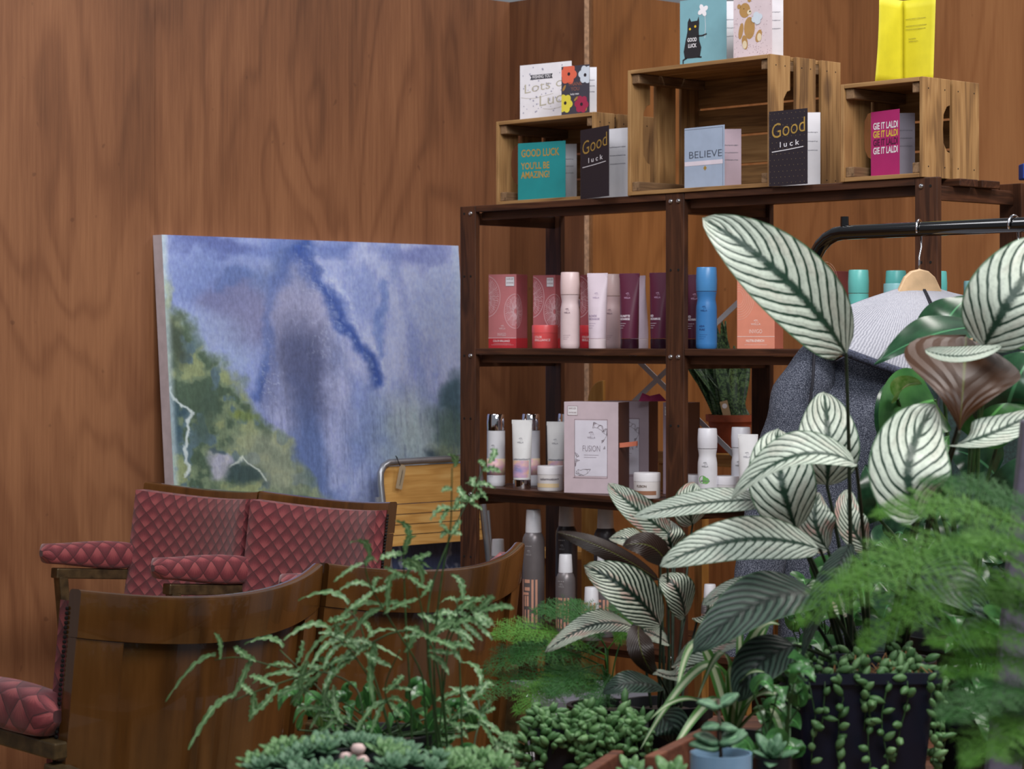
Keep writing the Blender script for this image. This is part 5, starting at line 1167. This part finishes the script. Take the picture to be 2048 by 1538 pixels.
# ------------------------------------------------------------------ glossy broad-leaved plant at the right
q = P(1930, 1400, 3.55); gp = thing('philodendron', 'broad glossy green-leaved plant behind the large striped one', 'potted plant', (q.x, 3.55, TZ)); pot_round(gp, .07, .09, .15, m_blackpot)
fg = lambda dx=0, dy=0: (q.x + dx, 3.55 + dy, TZ + .14)
for k, (b, t, w_, mt, n, c, ex) in enumerate([
 ((1990, 655, 3.4), (1748, 728, 3.25), .085, m_gloss, (-.1, -.6, .9), (1870, 668, 3.28), {}),
 ((1880, 700, 3.5), (1945, 588, 3.55), .085, m_gloss, (.1, -.8, .6), (1895, 640, 3.47), {}),
 ((1950, 650, 3.55), (2060, 700, 3.5), .08, m_gloss2, (0, -.8, .7), (2000, 660, 3.5), {}),
 ((1960, 712, 3.4), (2062, 655, 3.4), .05, m_bright, (0, -.7, .9), (2010, 672, 3.37), {}),
 ((1980, 700, 3.4), (1860, 735, 3.35), .04, m_bright, (0, -.7, .9), (1915, 705, 3.35), {}),
 ((1795, 800, 3.4), (1845, 768, 3.35), .034, m_bright, (-.4, -.7, .4), (1812, 772, 3.36), dict(fold=.8)),
 ((1870, 800, 3.45), (1768, 880, 3.4), .12, m_gloss2, (-.1, -1, .3), (1815, 825, 3.4), {}),
 ((1830, 870, 3.5), (1780, 760, 3.5), .10, m_gloss, (-.1, -1, .2), (1800, 820, 3.46), {}),
 ((2010, 840, 3.5), (2070, 700, 3.5), .12, m_gloss, (0, -1, .2), (2030, 770, 3.46), {}),
 ((1950, 880, 3.5), (2062, 770, 3.5), .09, m_gloss2, (0, -.9, .4), (2000, 815, 3.47), {}),
 ((1850, 1010, 3.5), (1900, 870, 3.5), .07, m_gloss2, (0, -1, .3), (1862, 940, 3.47), {}),
 ((1990, 950, 3.6), (1900, 900, 3.6), .09, m_gloss, (0, -1, .3), (1950, 915, 3.57), {}),
 ((2000, 1040, 3.6), (2070, 900, 3.6), .10, m_gloss, (0, -1, .3), (2040, 970, 3.57), {}),
 ((1960, 1120, 3.6), (1880, 1030, 3.6), .09, m_gloss, (0, -1, .3), (1920, 1070, 3.57), {}),
 ((1760, 1040, 3.6), (1730, 930, 3.6), .07, m_gloss, (0, -1, .3), (1750, 985, 3.57), {}),
]): pleaf(gp, b, t, w_, mt, n, c, stem=fg(.01 * (k % 4 - 2)), seed=80 + k, shape='heart', sr=.003, stem_mat=m_stem, **ex)
# ------------------------------------------------------------------ ferns made of fronds
def feather_frond(b, t, c, w, n, seed, dens=26, fine=1.0):
    b, t, c, n = Vector(b), Vector(t), Vector(c), Vector(n).normalized(); cc = c * 2 - (b + t) * .5; rr = random.Random(seed); mb = MB()
    pts = [b * (1 - u) ** 2 + cc * 2 * u * (1 - u) + t * u * u for u in [k / 24 for k in range(25)]]; mb.tube(pts, [.0011 * (1 - .7 * k / 24) for k in range(25)], 5, False)
    v = []; f = []
    def needle(p, d, m, l):
        s = d.cross(m).normalized() * l * .085; o = len(v); v.extend([p - s, p + s, p + d * l]); f.append((o, o + 1, o + 2))
    for i in range(dens):
        u = .12 + .88 * i / dens; p = b * (1 - u) ** 2 + cc * 2 * u * (1 - u) + t * u * u; tg = ((cc - b) * (1 - u) + (t - cc) * u).normalized(); m = (n - tg * n.dot(tg)).normalized(); sd = tg.cross(m)
        for sg in (-1, 1):
            ln = w * .5 * (math.sin(math.pi * min(1, .18 + u * .82)) ** .7) * rr.uniform(.75, 1.15); d = (sd * sg * .85 + tg * .55 + m * rr.uniform(-.15, .1)).normalized(); e = p + d * ln; o = len(v); s = m.cross(d) * .0004; v.extend([p - s, p + s, e + s * .5, e - s * .5]); f.append((o, o + 1, o + 2, o + 3))
            nn = max(4, int(ln / .0035 * fine))
            for j in range(nn):
                w_ = (j + .5) / nn; pp = p + d * ln * w_; l2 = .0125 * (1 - .55 * w_) * rr.uniform(.7, 1.2)
                for s2 in (-1, 1):
                    dd = (d * .8 + m.cross(d) * s2 * .8 + m * rr.uniform(-.5, .5)).normalized(); needle(pp, dd, m, l2)
    mb.add(v, f, [(rr.random(), .9) for _ in v]); return mb
def fern(name, label, base, fronds, mat, dens=26, group=None, pot=True, fine=1.0, mats=None):
    t = thing(name, label, 'fern', base)
    if pot: pot_round(t, .04, .052, .085, m_blackpot)
    for k, (b, tp, c, w, n) in enumerate(fronds):
        fr = feather_frond(q3(*b), q3(*tp), q3(*c), w, n, 200 + k, dens, fine)
        foot = Vector(base) + Vector((0, 0, .08)); bb = q3(*b); mid = (foot + bb) / 2 + Vector((0, 0, .03)); fr.tube([foot * (1 - u) ** 2 + mid * 2 * u * (1 - u) + bb * u * u for u in [j / 10 for j in range(11)]], .0012, 5)
        obj('frond', world_to(t, fr), (mats or [mat])[k % len(mats or [mat])], t, fix=False)
    return t
up = (0, -.45, .9)
qf = P(1215, 1480, 3.3)
fern('asparagus_fern', 'feathery asparagus fern between the seat back and striped plant', (qf.x, 3.28, TZ), [
 ((1215, 1300, 3.3), (1065, 1222, 3.25), (1150, 1232, 3.25), .075, up), ((1240, 1290, 3.3), (1240, 1205, 3.4), (1250, 1235, 3.35), .07, up),
 ((1210, 1310, 3.28), (985, 1272, 3.2), (1090, 1262, 3.22), .09, up), ((1200, 1330, 3.28), (960, 1345, 3.2), (1080, 1300, 3.2), .10, up),
 ((1200, 1350, 3.25), (955, 1395, 3.15), (1075, 1345, 3.2), .10, up), ((1215, 1360, 3.25), (1030, 1425, 3.12), (1120, 1370, 3.15), .09, up),
 ((1220, 1350, 3.25), (1180, 1420, 3.1), (1210, 1370, 3.15), .08, up), ((1210, 1320, 3.2), (1020, 1300, 3.35), (1110, 1290, 3.3), .09, up),
 ((1215, 1300, 3.3), (1320, 1262, 3.35), (1270, 1250, 3.3), .06, up), ((1205, 1330, 3.25), (1100, 1390, 3.1), (1150, 1345, 3.15), .08, up),
 ((1210, 1290, 3.35), (1140, 1200, 3.45), (1170, 1235, 3.4), .07, up), ((1215, 1380, 3.3), (1060, 1380, 3.3), (1140, 1360, 3.3), .09, up)], m_fern, 26, mats=[m_fern, m_fern, m_fern2])
fr = [((2120, 1180, 2.160), (1660, 1180, 2.025), (1890, 1085, 2.070), .085, up), ((2130, 1100, 2.160), (1745, 1030, 2.115), (1930, 1015, 2.115), .075, up),
 ((2120, 1060, 2.205), (1840, 960, 2.250), (1980, 985, 2.205), .06, up), ((2120, 1200, 2.160), (1590, 1250, 1.980), (1850, 1130, 2.025), .09, up),
 ((2125, 1220, 2.115), (1720, 1300, 1.980), (1910, 1180, 2.025), .08, up), ((2130, 1130, 2.250), (1830, 1130, 2.250), (1980, 1080, 2.205), .08, up),
 ((2125, 1300, 2.070), (1860, 1290, 1.980), (1990, 1260, 2.025), .075, up), ((2130, 1360, 2.070), (1890, 1350, 1.980), (2010, 1315, 2.025), .08, up),
 ((2130, 1420, 2.070), (1880, 1440, 1.935), (2010, 1380, 1.980), .085, up), ((2130, 1480, 2.070), (1930, 1530, 1.935), (2030, 1450, 1.980), .08, up),
 ((2140, 1250, 2.070), (1980, 1190, 2.070), (2060, 1200, 2.070), .08, up), ((2140, 1440, 2.070), (1990, 1440, 2.070), (2060, 1410, 2.070), .08, up), ((2140, 1530, 2.070), (2000, 1500, 2.070), (2070, 1490, 2.070), .08, up),
 ((2130, 1160, 2.070), (1930, 1080, 1.980), (2040, 1090, 2.025), .07, up)]
bq = P(2150, 1500, 2.160)
fern('asparagus_fern', 'blurred bright feathery fern reaching in from the right edge', (bq.x, 2.16, TZ), fr, m_fern2, 30, mats=[m_fern2, m_fern2, m_fern], fine=.9)
# ribbon fern: forked, ruffled leaflets on wiry stems
def ribbon_frond(path, z0, z1, seed, n=7, l0=.055, wd=.0070, stemr=.0013, frac=.35, tipf=True):
    rr = random.Random(seed); pts = [q3(x, y, z0 + (z1 - z0) * k / (len(path) - 1)) for k, (x, y) in enumerate(path)]
    def at(u):
        s = u * (len(pts) - 1); i = min(int(s), len(pts) - 2); f = s - i
        p0 = pts[max(i - 1, 0)]; p1 = pts[i]; p2 = pts[i + 1]; p3 = pts[min(i + 2, len(pts) - 1)]
        return .5 * ((2 * p1) + (p2 - p0) * f + (2 * p0 - 5 * p1 + 4 * p2 - p3) * f * f + (3 * p1 - p0 - 3 * p2 + p3) * f ** 3)
    mb = MB(); mb.tube([at(k / 24) for k in range(25)], [stemr * (1 - .5 * k / 24) for k in range(25)], 6)
    lf = MB()
    def ribbon(p, d, nrm, l, w, droop, ph):
        s0 = d.cross(nrm).normalized()
        def fn(u, v):
            x = (v - .5) * 2; q = p + d * l * u + Vector((0, 0, -droop * l * u * u)) + s0 * .12 * l * math.sin(u * 3 + ph)
            W = w * .5 * (math.sin(math.pi * min(1, u * .93 + .05)) ** .5) * (1 + .35 * math.sin(u * 42 + ph))
            return q + s0 * x * W + nrm * (.15 * w * abs(x) + .22 * w * math.sin(u * 26 + ph) * x)
        lf.grid(18, 2, fn)
    n = max(3, int(n * .55)); l0 *= rr.uniform(.85, 1.15)
    for k in range(n):
        u = 1 - frac + frac * (k + .3 + rr.uniform(-.25, .25)) / n; p = at(max(.05, min(1, u))); tg = (at(min(1, u + .03)) - at(u - .03)).normalized()
        for sg in (-1, 1):
            if rr.random() < .12: continue
            sd = Vector((tg.z, 0, -tg.x)) * sg; d = (sd * rr.uniform(.5, 1.0) + tg * rr.uniform(.3, .9) + Vector((rr.uniform(-.3, .3), rr.uniform(-.6, .4), rr.uniform(-.35, .3)))).normalized()
            l = l0 * rr.uniform(.6, 1.25) * (1 - .35 * k / n); nr = Vector((rr.uniform(-.4, .4), -.8, .7)).normalized(); ribbon(p, d, nr, l, wd * rr.uniform(.8, 1.3), rr.uniform(.1, .7), rr.uniform(0, 6))
            if k < 2: d2 = (d + Vector((0, 0, -.7))).normalized(); ribbon(p, d2, nr, l * .7, wd, .3, rr.uniform(0, 6))
    if tipf:
        p = at(1); tg = (p - at(.95)).normalized(); ribbon(p, tg, Vector((.1, -.8, .6)).normalized(), l0 * 1.3, wd * 1.2, .5, 1)
    mb.cm = 1; mb.add(lf.v, lf.f, lf.uv); return mb
pq = P(800, 1500, 2.72); rf = thing('ribbon_fern', 'tall wiry ribbon fern with forked leaflets in front of seats', 'fern', (pq.x, 2.72, TZ)); pot_round(rf, .05, .065, .10, m_blackpot)
RF = [([(895, 1560), (870, 1420), (857, 1333), (852, 1265), (833, 1171)], 7, .055, .45), ([(825, 1560), (822, 1420), (812, 1250), (808, 1150), (806, 1092)], 6, .05, .3),
 ([(925, 1560), (922, 1400), (916, 1265), (914, 1200)], 5, .04, .3), ([(880, 1560), (862, 1350), (858, 1200), (905, 1065), (945, 985), (972, 925)], 4, .035, .3),
 ([(880, 1560), (868, 1330), (880, 1180), (900, 1060), (903, 1000), (904, 935)], 6, .030, .45), ([(900, 1560), (868, 1300), (800, 1262), (700, 1310), (600, 1352), (520, 1380), (470, 1400)], 8, .05, .62),
 ([(805, 1560), (775, 1440), (745, 1342), (720, 1250), (690, 1215)], 6, .055, .42), ([(745, 1560), (725, 1420), (707, 1372), (650, 1345), (560, 1335), (480, 1315), (430, 1320)], 8, .05, .5),
 ([(860, 1560), (850, 1420), (840, 1340), (780, 1240), (740, 1170), (728, 1120)], 6, .055, .42), ([(870, 1560), (885, 1400), (900, 1280), (930, 1240), (950, 1215)], 6, .04, .4),
 ([(780, 1560), (740, 1480), (690, 1440), (640, 1400), (600, 1370)], 7, .05, .55), ([(940, 1560), (950, 1480), (960, 1430), (950, 1370)], 5, .05, .5), ([(960, 1560), (985, 1500), (1005, 1470)], 5, .04, .5),
 ([(760, 1560), (700, 1500), (640, 1470), (560, 1440)], 7, .045, .6), ([(830, 1560), (800, 1460), (770, 1380), (800, 1300)], 7, .05, .55), ([(850, 1560), (860, 1500), (900, 1440), (930, 1400)], 6, .05, .55),
 ([(700, 1560), (680, 1440), (640, 1380), (560, 1300)], 7, .045, .5), ([(870, 1560), (850, 1440), (830, 1330), (790, 1220), (760, 1190)], 7, .05, .5), ([(900, 1560), (890, 1430), (885, 1330), (905, 1250), (960, 1215)], 6, .045, .45), ([(800, 1560), (760, 1400), (700, 1300), (660, 1270)], 6, .05, .45)]
for k, (pa_, n, l, fr_) in enumerate([r for j, r in enumerate(RF) if j not in (13, 17)]):
    z0 = 2.72; obj('frond', world_to(rf, ribbon_frond(pa_, 2.72, 2.68 + .05 * (k % 4) - .04, 300 + k, n, l, frac=fr_)), [m_stem, m_pter], rf, smooth=True, fix=False)
# ------------------------------------------------------------------ trailing succulents
def bead(mb, c, d, l, r, n=6):
    d = Vector(d).normalized(); a = d.orthogonal().normalized(); b = d.cross(a); v = []; k = 5
    for i in range(k + 1):
        u = i / k; rad = r * math.sin(math.pi * min(.985, .06 + u * .93)) ** .75
        for j in range(n): th = 2 * math.pi * j / n; v.append(c + d * l * u + (a * math.cos(th) + b * math.sin(th)) * rad)
    f = [(i * n + j, i * n + (j + 1) % n, (i + 1) * n + (j + 1) % n, (i + 1) * n + j) for i in range(k) for j in range(n)]; f += [tuple(range(n - 1, -1, -1)), tuple(k * n + j for j in range(n))]
    rr_ = random.random(); mb.add(v, f, [(rr_, .8)] * len(v))
def strand(p0, out, drop, rr, l=.016, r=.0052, step=.0105, rise=.02):
    p0 = Vector(p0); out = Vector(out); pts = [p0, p0 + out * .5 + Vector((0, 0, rise))]; e = p0 + out + Vector((0, 0, -.002)); pts.append(e); k = 0; c = e
    while k * .02 < drop: k += 1; c = c + Vector((rr.uniform(-.006, .006), rr.uniform(-.004, .003), -.02)); pts.append(c)
    mb = MB(); mb.tube(pts, .0009, 5); lf = MB(); L_ = [0]
    for a, b in zip(pts[:-1], pts[1:]): L_.append(L_[-1] + (b - a).length)
    s = .006
    while s < L_[-1]:
        i = max(j for j in range(len(L_)) if L_[j] <= s); i = min(i, len(pts) - 2); f = (s - L_[i]) / max(1e-5, L_[i + 1] - L_[i]); p = pts[i].lerp(pts[i + 1], f)
        d = Vector((rr.uniform(-1, 1), rr.uniform(-1, .4), rr.uniform(-.2, .9))); bead(lf, p, d, l * rr.uniform(.7, 1.2), r * rr.uniform(.8, 1.15)); s += step * rr.uniform(.7, 1.4)
    mb.cm = 1; mb.add(lf.v, lf.f, lf.uv); return mb
bp_ = P(1720, 1338, 2.9); bz = P(1720, 1340, 2.9).z - TZ
bl = thing('trailing_succulent', 'navy square pot of trailing string succulents at the right', 'potted plant', (bp_.x, 2.96, TZ), R(3))
pot_square(bl, .070, .088, bz, m_bluepot)
rr = random.Random(5)
for k in range(46):
    u = rr.random(); side = rr.random()
    x = rr.uniform(-.078, .078); y = rr.uniform(-.078, .07)
    if k < 26: # over the front and side rim
        if side < .62: st_p = (x, -.060, bz - .008); out = (rr.uniform(-.01, .01), -.034, 0); drop = rr.choice([0, 0, .01, .03, .06, .10]) if k > 6 else rr.uniform(.09, .17)
        elif side < .8: st_p = (-.06, y, bz - .008); out = (-.036, -.01, 0); drop = rr.uniform(.02, .15)
        else: st_p = (.06, y, bz - .008); out = (.036, -.01, 0); drop = rr.uniform(.04, .17)
    else: st_p = (x, y, bz - .010); out = (rr.uniform(-.03, .03), rr.uniform(-.02, .01), .004); drop = 0
    obj('strand', strand(st_p, out, drop, rr, .018, .0050, .014, rr.uniform(.006, .022)), [m_stem, m_succ], bl, smooth=True, fix=False)
mb = MB()
for k in range(60):
    x, y = rr.uniform(-.03, .08), rr.uniform(-.08, .04); d = Vector((rr.uniform(-1, 1), rr.uniform(-1, 1), rr.uniform(0, .4))).normalized() * rr.uniform(.01, .03); mb.tube([(x, y, bz - .014), (x + d.x * .5, y + d.y * .5, bz - .004 + d.z), (x + d.x, y + d.y, bz - .012 + d.z)], .0007, 4)
o = obj('dry_stems', mb, flat((168, 122, 76), .8), bl); o['kind'] = 'stuff'
# dark trough
tq = P(1175, 1430, 3.1); tzh = P(1175, 1440, 3.05).z - TZ
tr_ = thing('trailing_succulent', 'dark trough of trailing green succulents below the feathery fern', 'potted plant', (tq.x, 3.03, TZ), R(-4)); pot_square(tr_, .064, .070, tzh, plain('black_trough', (18, 20, 26), .45, var=.05), .045, .052)
for k in range(74):
    x = rr.uniform(-.066, .062); y = rr.uniform(-.05, .045)
    if k < 34: st_p = (x, -.035, tzh - .01); out = (rr.uniform(-.012, .012), -.026, .002); drop = rr.choice([.0, .01, .02, .04, .06])
    elif k < 42: st_p = (-.05, y, tzh - .01); out = (-.028, -.012, 0); drop = rr.uniform(0, .06)
    elif k < 46: st_p = (.05, y, tzh - .01); out = (.026, -.012, 0); drop = rr.uniform(0, .06)
    else: st_p = (x, y, tzh - .012); out = (rr.uniform(-.02, .02), rr.uniform(-.02, .01), .006); drop = 0
    obj('strand', strand(st_p, out, drop, rr, .019, .0048, .0105, rr.uniform(.010, .030)), [m_stem, m_succ], tr_, smooth=True, fix=False)
# wooden crate boards around the trough
def plank(label, p0, p1, h=.05, th=.014):
    p0, p1 = Vector(p0), Vector(p1); d = (p1 - p0); d.z = 0; d.normalize(); n = Vector((-d.y, d.x, 0)) * th / 2
    mb = MB(); b4 = [p0 + n, p1 + n, p1 - n, p0 - n]; up_ = Vector((0, 0, h)); mb.hexa([b - up_ for b in b4], b4); return mb
tray = thing('wooden_tray', 'reddish brown wooden tray edging among the succulents', 'tray', (P(1300, 1538, 2.75).x, 2.75, TZ))
for a, b in (((1165, 1545, 2.55), (1236, 1500, 2.72)), ((1300, 1512, 2.58), (1424, 1450, 2.80))):
    p0, p1 = q3(*a), q3(*b); obj('side_board', world_to(tray, plank('', p0, p1, min(p0.z, p1.z) - TZ - .002)), m_tray, tray, bevel=.002)
# rosette succulents in front
def rosette(mb, c, r, n, rr, tilt=(0, -.3, 1)):
    zt_ = Vector(tilt).normalized(); xa = zt_.orthogonal().normalized(); ya = zt_.cross(xa)
    for k in range(n):
        a = k * 2.399; s = (k + 1) / n; el = 1.25 - 1.0 * s; d = (xa * math.cos(a) + ya * math.sin(a)) * math.cos(el) + zt_ * math.sin(el); l = r * (.45 + .55 * s)
        m = (zt_ - d * zt_.dot(d)).normalized(); sd = d.cross(m); W = l * .23; c0 = Vector(c) + zt_ * .0
        ringv = []; uu_ = []
        for i in range(6):
            u = i / 5; w_ = W * math.sin(math.pi * (.14 + u * .80)) ** .8; p = c0 + d * l * (.1 + .9 * u) + m * l * .10 * u * u
            ringv += [p - sd * w_ + m * w_ * .3, p - m * w_ * .35, p + sd * w_ + m * w_ * .3, p + m * w_ * .18]; uu_ += [(u, .7)] * 4
        f = [(i * 4 + j, i * 4 + (j + 1) % 4, (i + 1) * 4 + (j + 1) % 4, (i + 1) * 4 + j) for i in range(5) for j in range(4)] + [(3, 2, 1, 0), (20, 21, 22, 23)]
        mb.add(ringv, f, uu_)
sq = P(690, 1500, 2.45); sb = thing('succulent_bowl', 'bowl of grey-green rosette succulents at the bottom centre', 'potted plant', (sq.x, 2.45, TZ))
hz = P(690, 1530, 2.45).z - TZ
mb = MB(); mb.lathe([(.05, 0), (.09, .03), (.098, hz - .01), (.102, hz), (.095, hz), (.09, hz - .02), (0, hz - .02)], 40); obj('bowl', mb, plain('dark_bowl', (40, 44, 48), .5), sb, smooth=True, auto=True)
for k in range(58):
    a = rr.uniform(0, 6.28); d = .098 * math.sqrt(rr.random()); mb = MB(); x, y = d * math.cos(a), d * math.sin(a)
    rosette(mb, (x, y, hz - .012 + .022 * (1 - (d / .115) ** 2) + rr.uniform(0, .008)), rr.uniform(.017, .028), 17, rr, (x * 2, y * 2 - .25, 1)); obj('rosette', mb, m_succ2 if k % 4 else m_succ, sb, smooth=True, fix=False)
fl = P(716, 1500, 2.42)
for dx, dz in ((0, 0), (-.012, -.009), (.004, -.012)):
    mb = MB(); mb.M = Matrix.Translation(Vector((fl.x - sb.location.x + dx, -.03, fl.z - TZ + dz))); mb.lathe([(0, -.006), (.006, -.003), (.008, .002), (.005, .006), (0, .007)], 10); obj('flower', mb, flat((226, 196, 190), .7), sb, smooth=True)
sq = P(935, 1530, 2.5); s2 = thing('succulent_bowl', 'small pot of pale lobed succulents right of the rosette bowl', 'potted plant', (sq.x, 2.5, TZ)); hz = P(910, 1530, 2.5).z - TZ; pot_round(s2, .030, .036, hz, m_blackpot)
for k in range(26):
    a = rr.uniform(0, 6.28); d = .036 * math.sqrt(rr.random()); mb = MB(); x, y = d * math.cos(a), d * math.sin(a); rosette(mb, (x, y, hz - .012 + rr.uniform(0, .014)), rr.uniform(.02, .03), 12, rr, (x * 4, y * 3 - .3, 1)); obj('rosette', mb, m_succ, s2, smooth=True, fix=False)
# pale blue pot with jade-like stacked leaves
jq = P(1442, 1510, 2.5); jz = P(1442, 1505, 2.5).z - TZ; jd = thing('jade_plant', 'jade-like succulent with stacked leaf pairs in pale blue pot', 'potted plant', (jq.x, 2.5, TZ))
pot_round(jd, .026, .031, jz, plain('pale_blue_glaze', (140, 176, 206), .25, var=.03, coat=.4), rim=.002)
mb = MB(); jt = P(1436, 1398, 2.5).z - TZ; mb.tube([(0, 0, jz - .01), (-.001, 0, jz + .02), (-.003, 0, jt)], .002, 8); obj('stem', mb, plain('brown_stem', (80, 62, 50), .7), jd, smooth=True)
for k, (dx, dz, l, rot) in enumerate([(.02, jz + .012, .032, .6), (-.02, jz + .010, .034, .2), (.022, jt - .042, .032, .35), (-.02, jt - .042, .03, .4), (.012, jt - .024, .022, -.2), (-.013, jt - .022, .022, -.1), (.02, jt - .002, .024, .6), (-.018, jt - .004, .026, .35), (.0, jt - .002, .016, 1.2)]):
    mb = MB(); c = Vector((-.002, -.002 * (k % 3), dz - .004)); d = Vector((dx, -.006 if k % 2 else .004, abs(dx) * rot)).normalized()
    n_ = Vector((0, -.45, 1)); b_ = c; t_ = c + d * l; o = obj('leaf', leaf_mb(b_, t_, (b_ + t_) / 2, l * .62, n_, .25, 0, 'lance', 12, 6), m_succ2, jd, smooth=True, fix=False); o.modifiers.new('t', 'SOLIDIFY').thickness = .004
# little succulents along the front edge
for k, (x, y, z, r, n, lab) in enumerate([(1262, 1512, 2.6, .024, 10, 'small green open rosette before the wooden tray edge'), (1288, 1540, 2.36, .026, 9, 'blue-green rounded rosette at the bottom edge by tray'), (1345, 1525, 2.4, .030, 9, 'dark green broad-leaved rosette left of the pale blue pot'), (1545, 1480, 2.55, .03, 9, 'silvery rosette between pale blue pot and navy pot'), (1020, 1525, 2.5, .02, 12, 'tiny rosette left of the dark succulent trough')]):
    p_ = P(x, y, z); t = thing('rosette_succulent', lab, 'succulent', (p_.x, p_.y, TZ)); h_ = p_.z - TZ; pot_round(t, .016, .020, h_ - .018, m_blackpot, rim=.001)
    mb = MB(); rosette(mb, (0, 0, h_ - .020), r * 1.15, n + 4, rr, (0, -.5, 1)); obj('rosette', mb, (m_succ, m_succ2)[k % 2], t, smooth=True, fix=False)
# spider plant
spq = P(1470, 1500, 2.95); spd = thing('spider_plant', 'variegated spider plant with arching strap leaves, centre right', 'potted plant', (spq.x, 2.98, TZ)); pot_round(spd, .045, .058, .09, m_blackpot)
fs = (spq.x, 2.98, TZ + .085)
for k, (c, t, w_) in enumerate([((1420, 1330, 2.9), (1280, 1500, 2.8), .018), ((1400, 1290, 3.0), (1350, 1410, 2.9), .016), ((1450, 1310, 2.9), (1395, 1400, 2.85), .014), ((1500, 1290, 2.95), (1560, 1250, 2.95), .02), ((1500, 1330, 2.95), (1565, 1180, 3.0), .018), ((1480, 1370, 2.85), (1530, 1345, 2.8), .014), ((1520, 1390, 2.85), (1600, 1420, 2.8), .016), ((1430, 1400, 2.85), (1330, 1530, 2.75), .018), ((1530, 1350, 2.9), (1600, 1310, 2.9), .016), ((1480, 1300, 3.0), (1470, 1220, 3.05), .012), ((1390, 1400, 2.85), (1300, 1440, 2.8), .012), ((1540, 1420, 2.8), (1570, 1538, 2.7), .018)]):
    tp = q3(*t); o = obj('leaf', world_to(spd, leaf_mb(fs, tp, q3(*c), w_, (-.1, -.7, .7), .25, .0, 'strap', 30, 4)), m_spider, spd, smooth=True, fix=False)
# pothos and other greenery further back at the right
def pothos(label, x0, x1, y0, y1, z, n, seed, mat, wr=(.03, .05), name='pothos', ph=.11):
    rr = random.Random(seed); p_ = P((x0 + x1) / 2, y1, z); t = thing(name, label, 'potted plant', (p_.x, z, TZ)); pot_round(t, .05, .065, ph, m_blackpot)
    for k in range(n):
        x, y = rr.uniform(x0, x1), rr.uniform(y0, y1); zz = z + rr.uniform(-.08, .08); b = (x, y, zz); a = rr.uniform(0, 6.28); l = rr.uniform(28, 46); tp = (x + l * math.cos(a), y + l * .8 * math.sin(a), zz - .03)
        pleaf(t, b, tp, rr.uniform(*wr), mat, (rr.uniform(-.4, .4), -.7, rr.uniform(.2, .9)), stem=(p_.x + rr.uniform(-.02, .02), z, TZ + .1), seed=seed * 50 + k, shape='heart', stem_mat=m_stem, sr=.0012)
pothos('leafy green pothos in the gap right of the navy pot', 1895, 2030, 1230, 1500, 3.05, 34, 3, m_gloss2)
pothos('leafy green pothos behind the navy pot, lower right', 1560, 1720, 1150, 1330, 3.5, 22, 4, m_gloss2)
pothos('leafy pale green pothos between spider plant and navy pot', 1500, 1600, 1330, 1520, 2.75, 18, 5, m_gloss2, (.02, .035), ph=.05)
pothos('dark leafy plant filling the space behind the right fern', 1760, 2040, 1060, 1330, 3.75, 40, 6, m_gloss, (.05, .08), 'leafy_plant')
pothos('low leafy ivy at the foot of the ribbon fern', 560, 960, 1400, 1530, 2.9, 46, 8, m_gloss2, (.012, .024), 'ivy')
# slanted grey post at the right
p0, p1 = q3(1996, 1640, 2.62), q3(2078, 840, 2.62); mb = MB(); w_ = .019
mb.hexa([p0 + Vector((-w_, -.012, 0)), p0 + Vector((w_, -.012, 0)), p0 + Vector((w_, .012, 0)), p0 + Vector((-w_, .012, 0))], [p1 + Vector((-w_, -.012, 0)), p1 + Vector((w_, -.012, 0)), p1 + Vector((w_, .012, 0)), p1 + Vector((-w_, .012, 0))])
o = obj('wooden_post', mb, plain('weathered_grey_paint', (112, 106, 122), .6, var=.08), bevel=.003); tag(o, 'slanted weathered grey post at the bottom right edge', 'post')

# ------------------------------------------------------------------ groups of like things
GR = {'wooden_crate': 'wooden crates on top of the shelf', 'greeting_card': 'greeting cards standing on the shelf top and crates', 'shampoo_bottle': 'shampoo bottles on the shelves',
      'cosmetic_tube': 'squeeze tubes on the shelves', 'cosmetic_jar': 'cosmetic jars on the shelves', 'product_box': 'printed product boxes on the middle shelf', 'gift_box': 'grey-pink gift boxes on the lower shelf',
      'hairspray_can': 'hair spray cans on the bottom shelf', 'cinema_seat_row': 'rows of cinema seats', 'coat_hanger': 'hangers on the clothes rail', 'plant_table': 'plank tables under the plants', 'prayer_plant': 'striped prayer plants',
      'asparagus_fern': 'feathery asparagus ferns', 'trailing_succulent': 'pots of trailing succulents', 'rosette_succulent': 'small rosette succulents at the front', 'pothos': 'leafy pothos plants among the pots', 'succulent_bowl': 'succulents along the front edge'}
for o in list(scene.objects):
    if o.parent is None and 'label' in o.keys():
        n_ = o.name.split('.')[0]
        if n_ in GR: o['group'] = GR[n_]
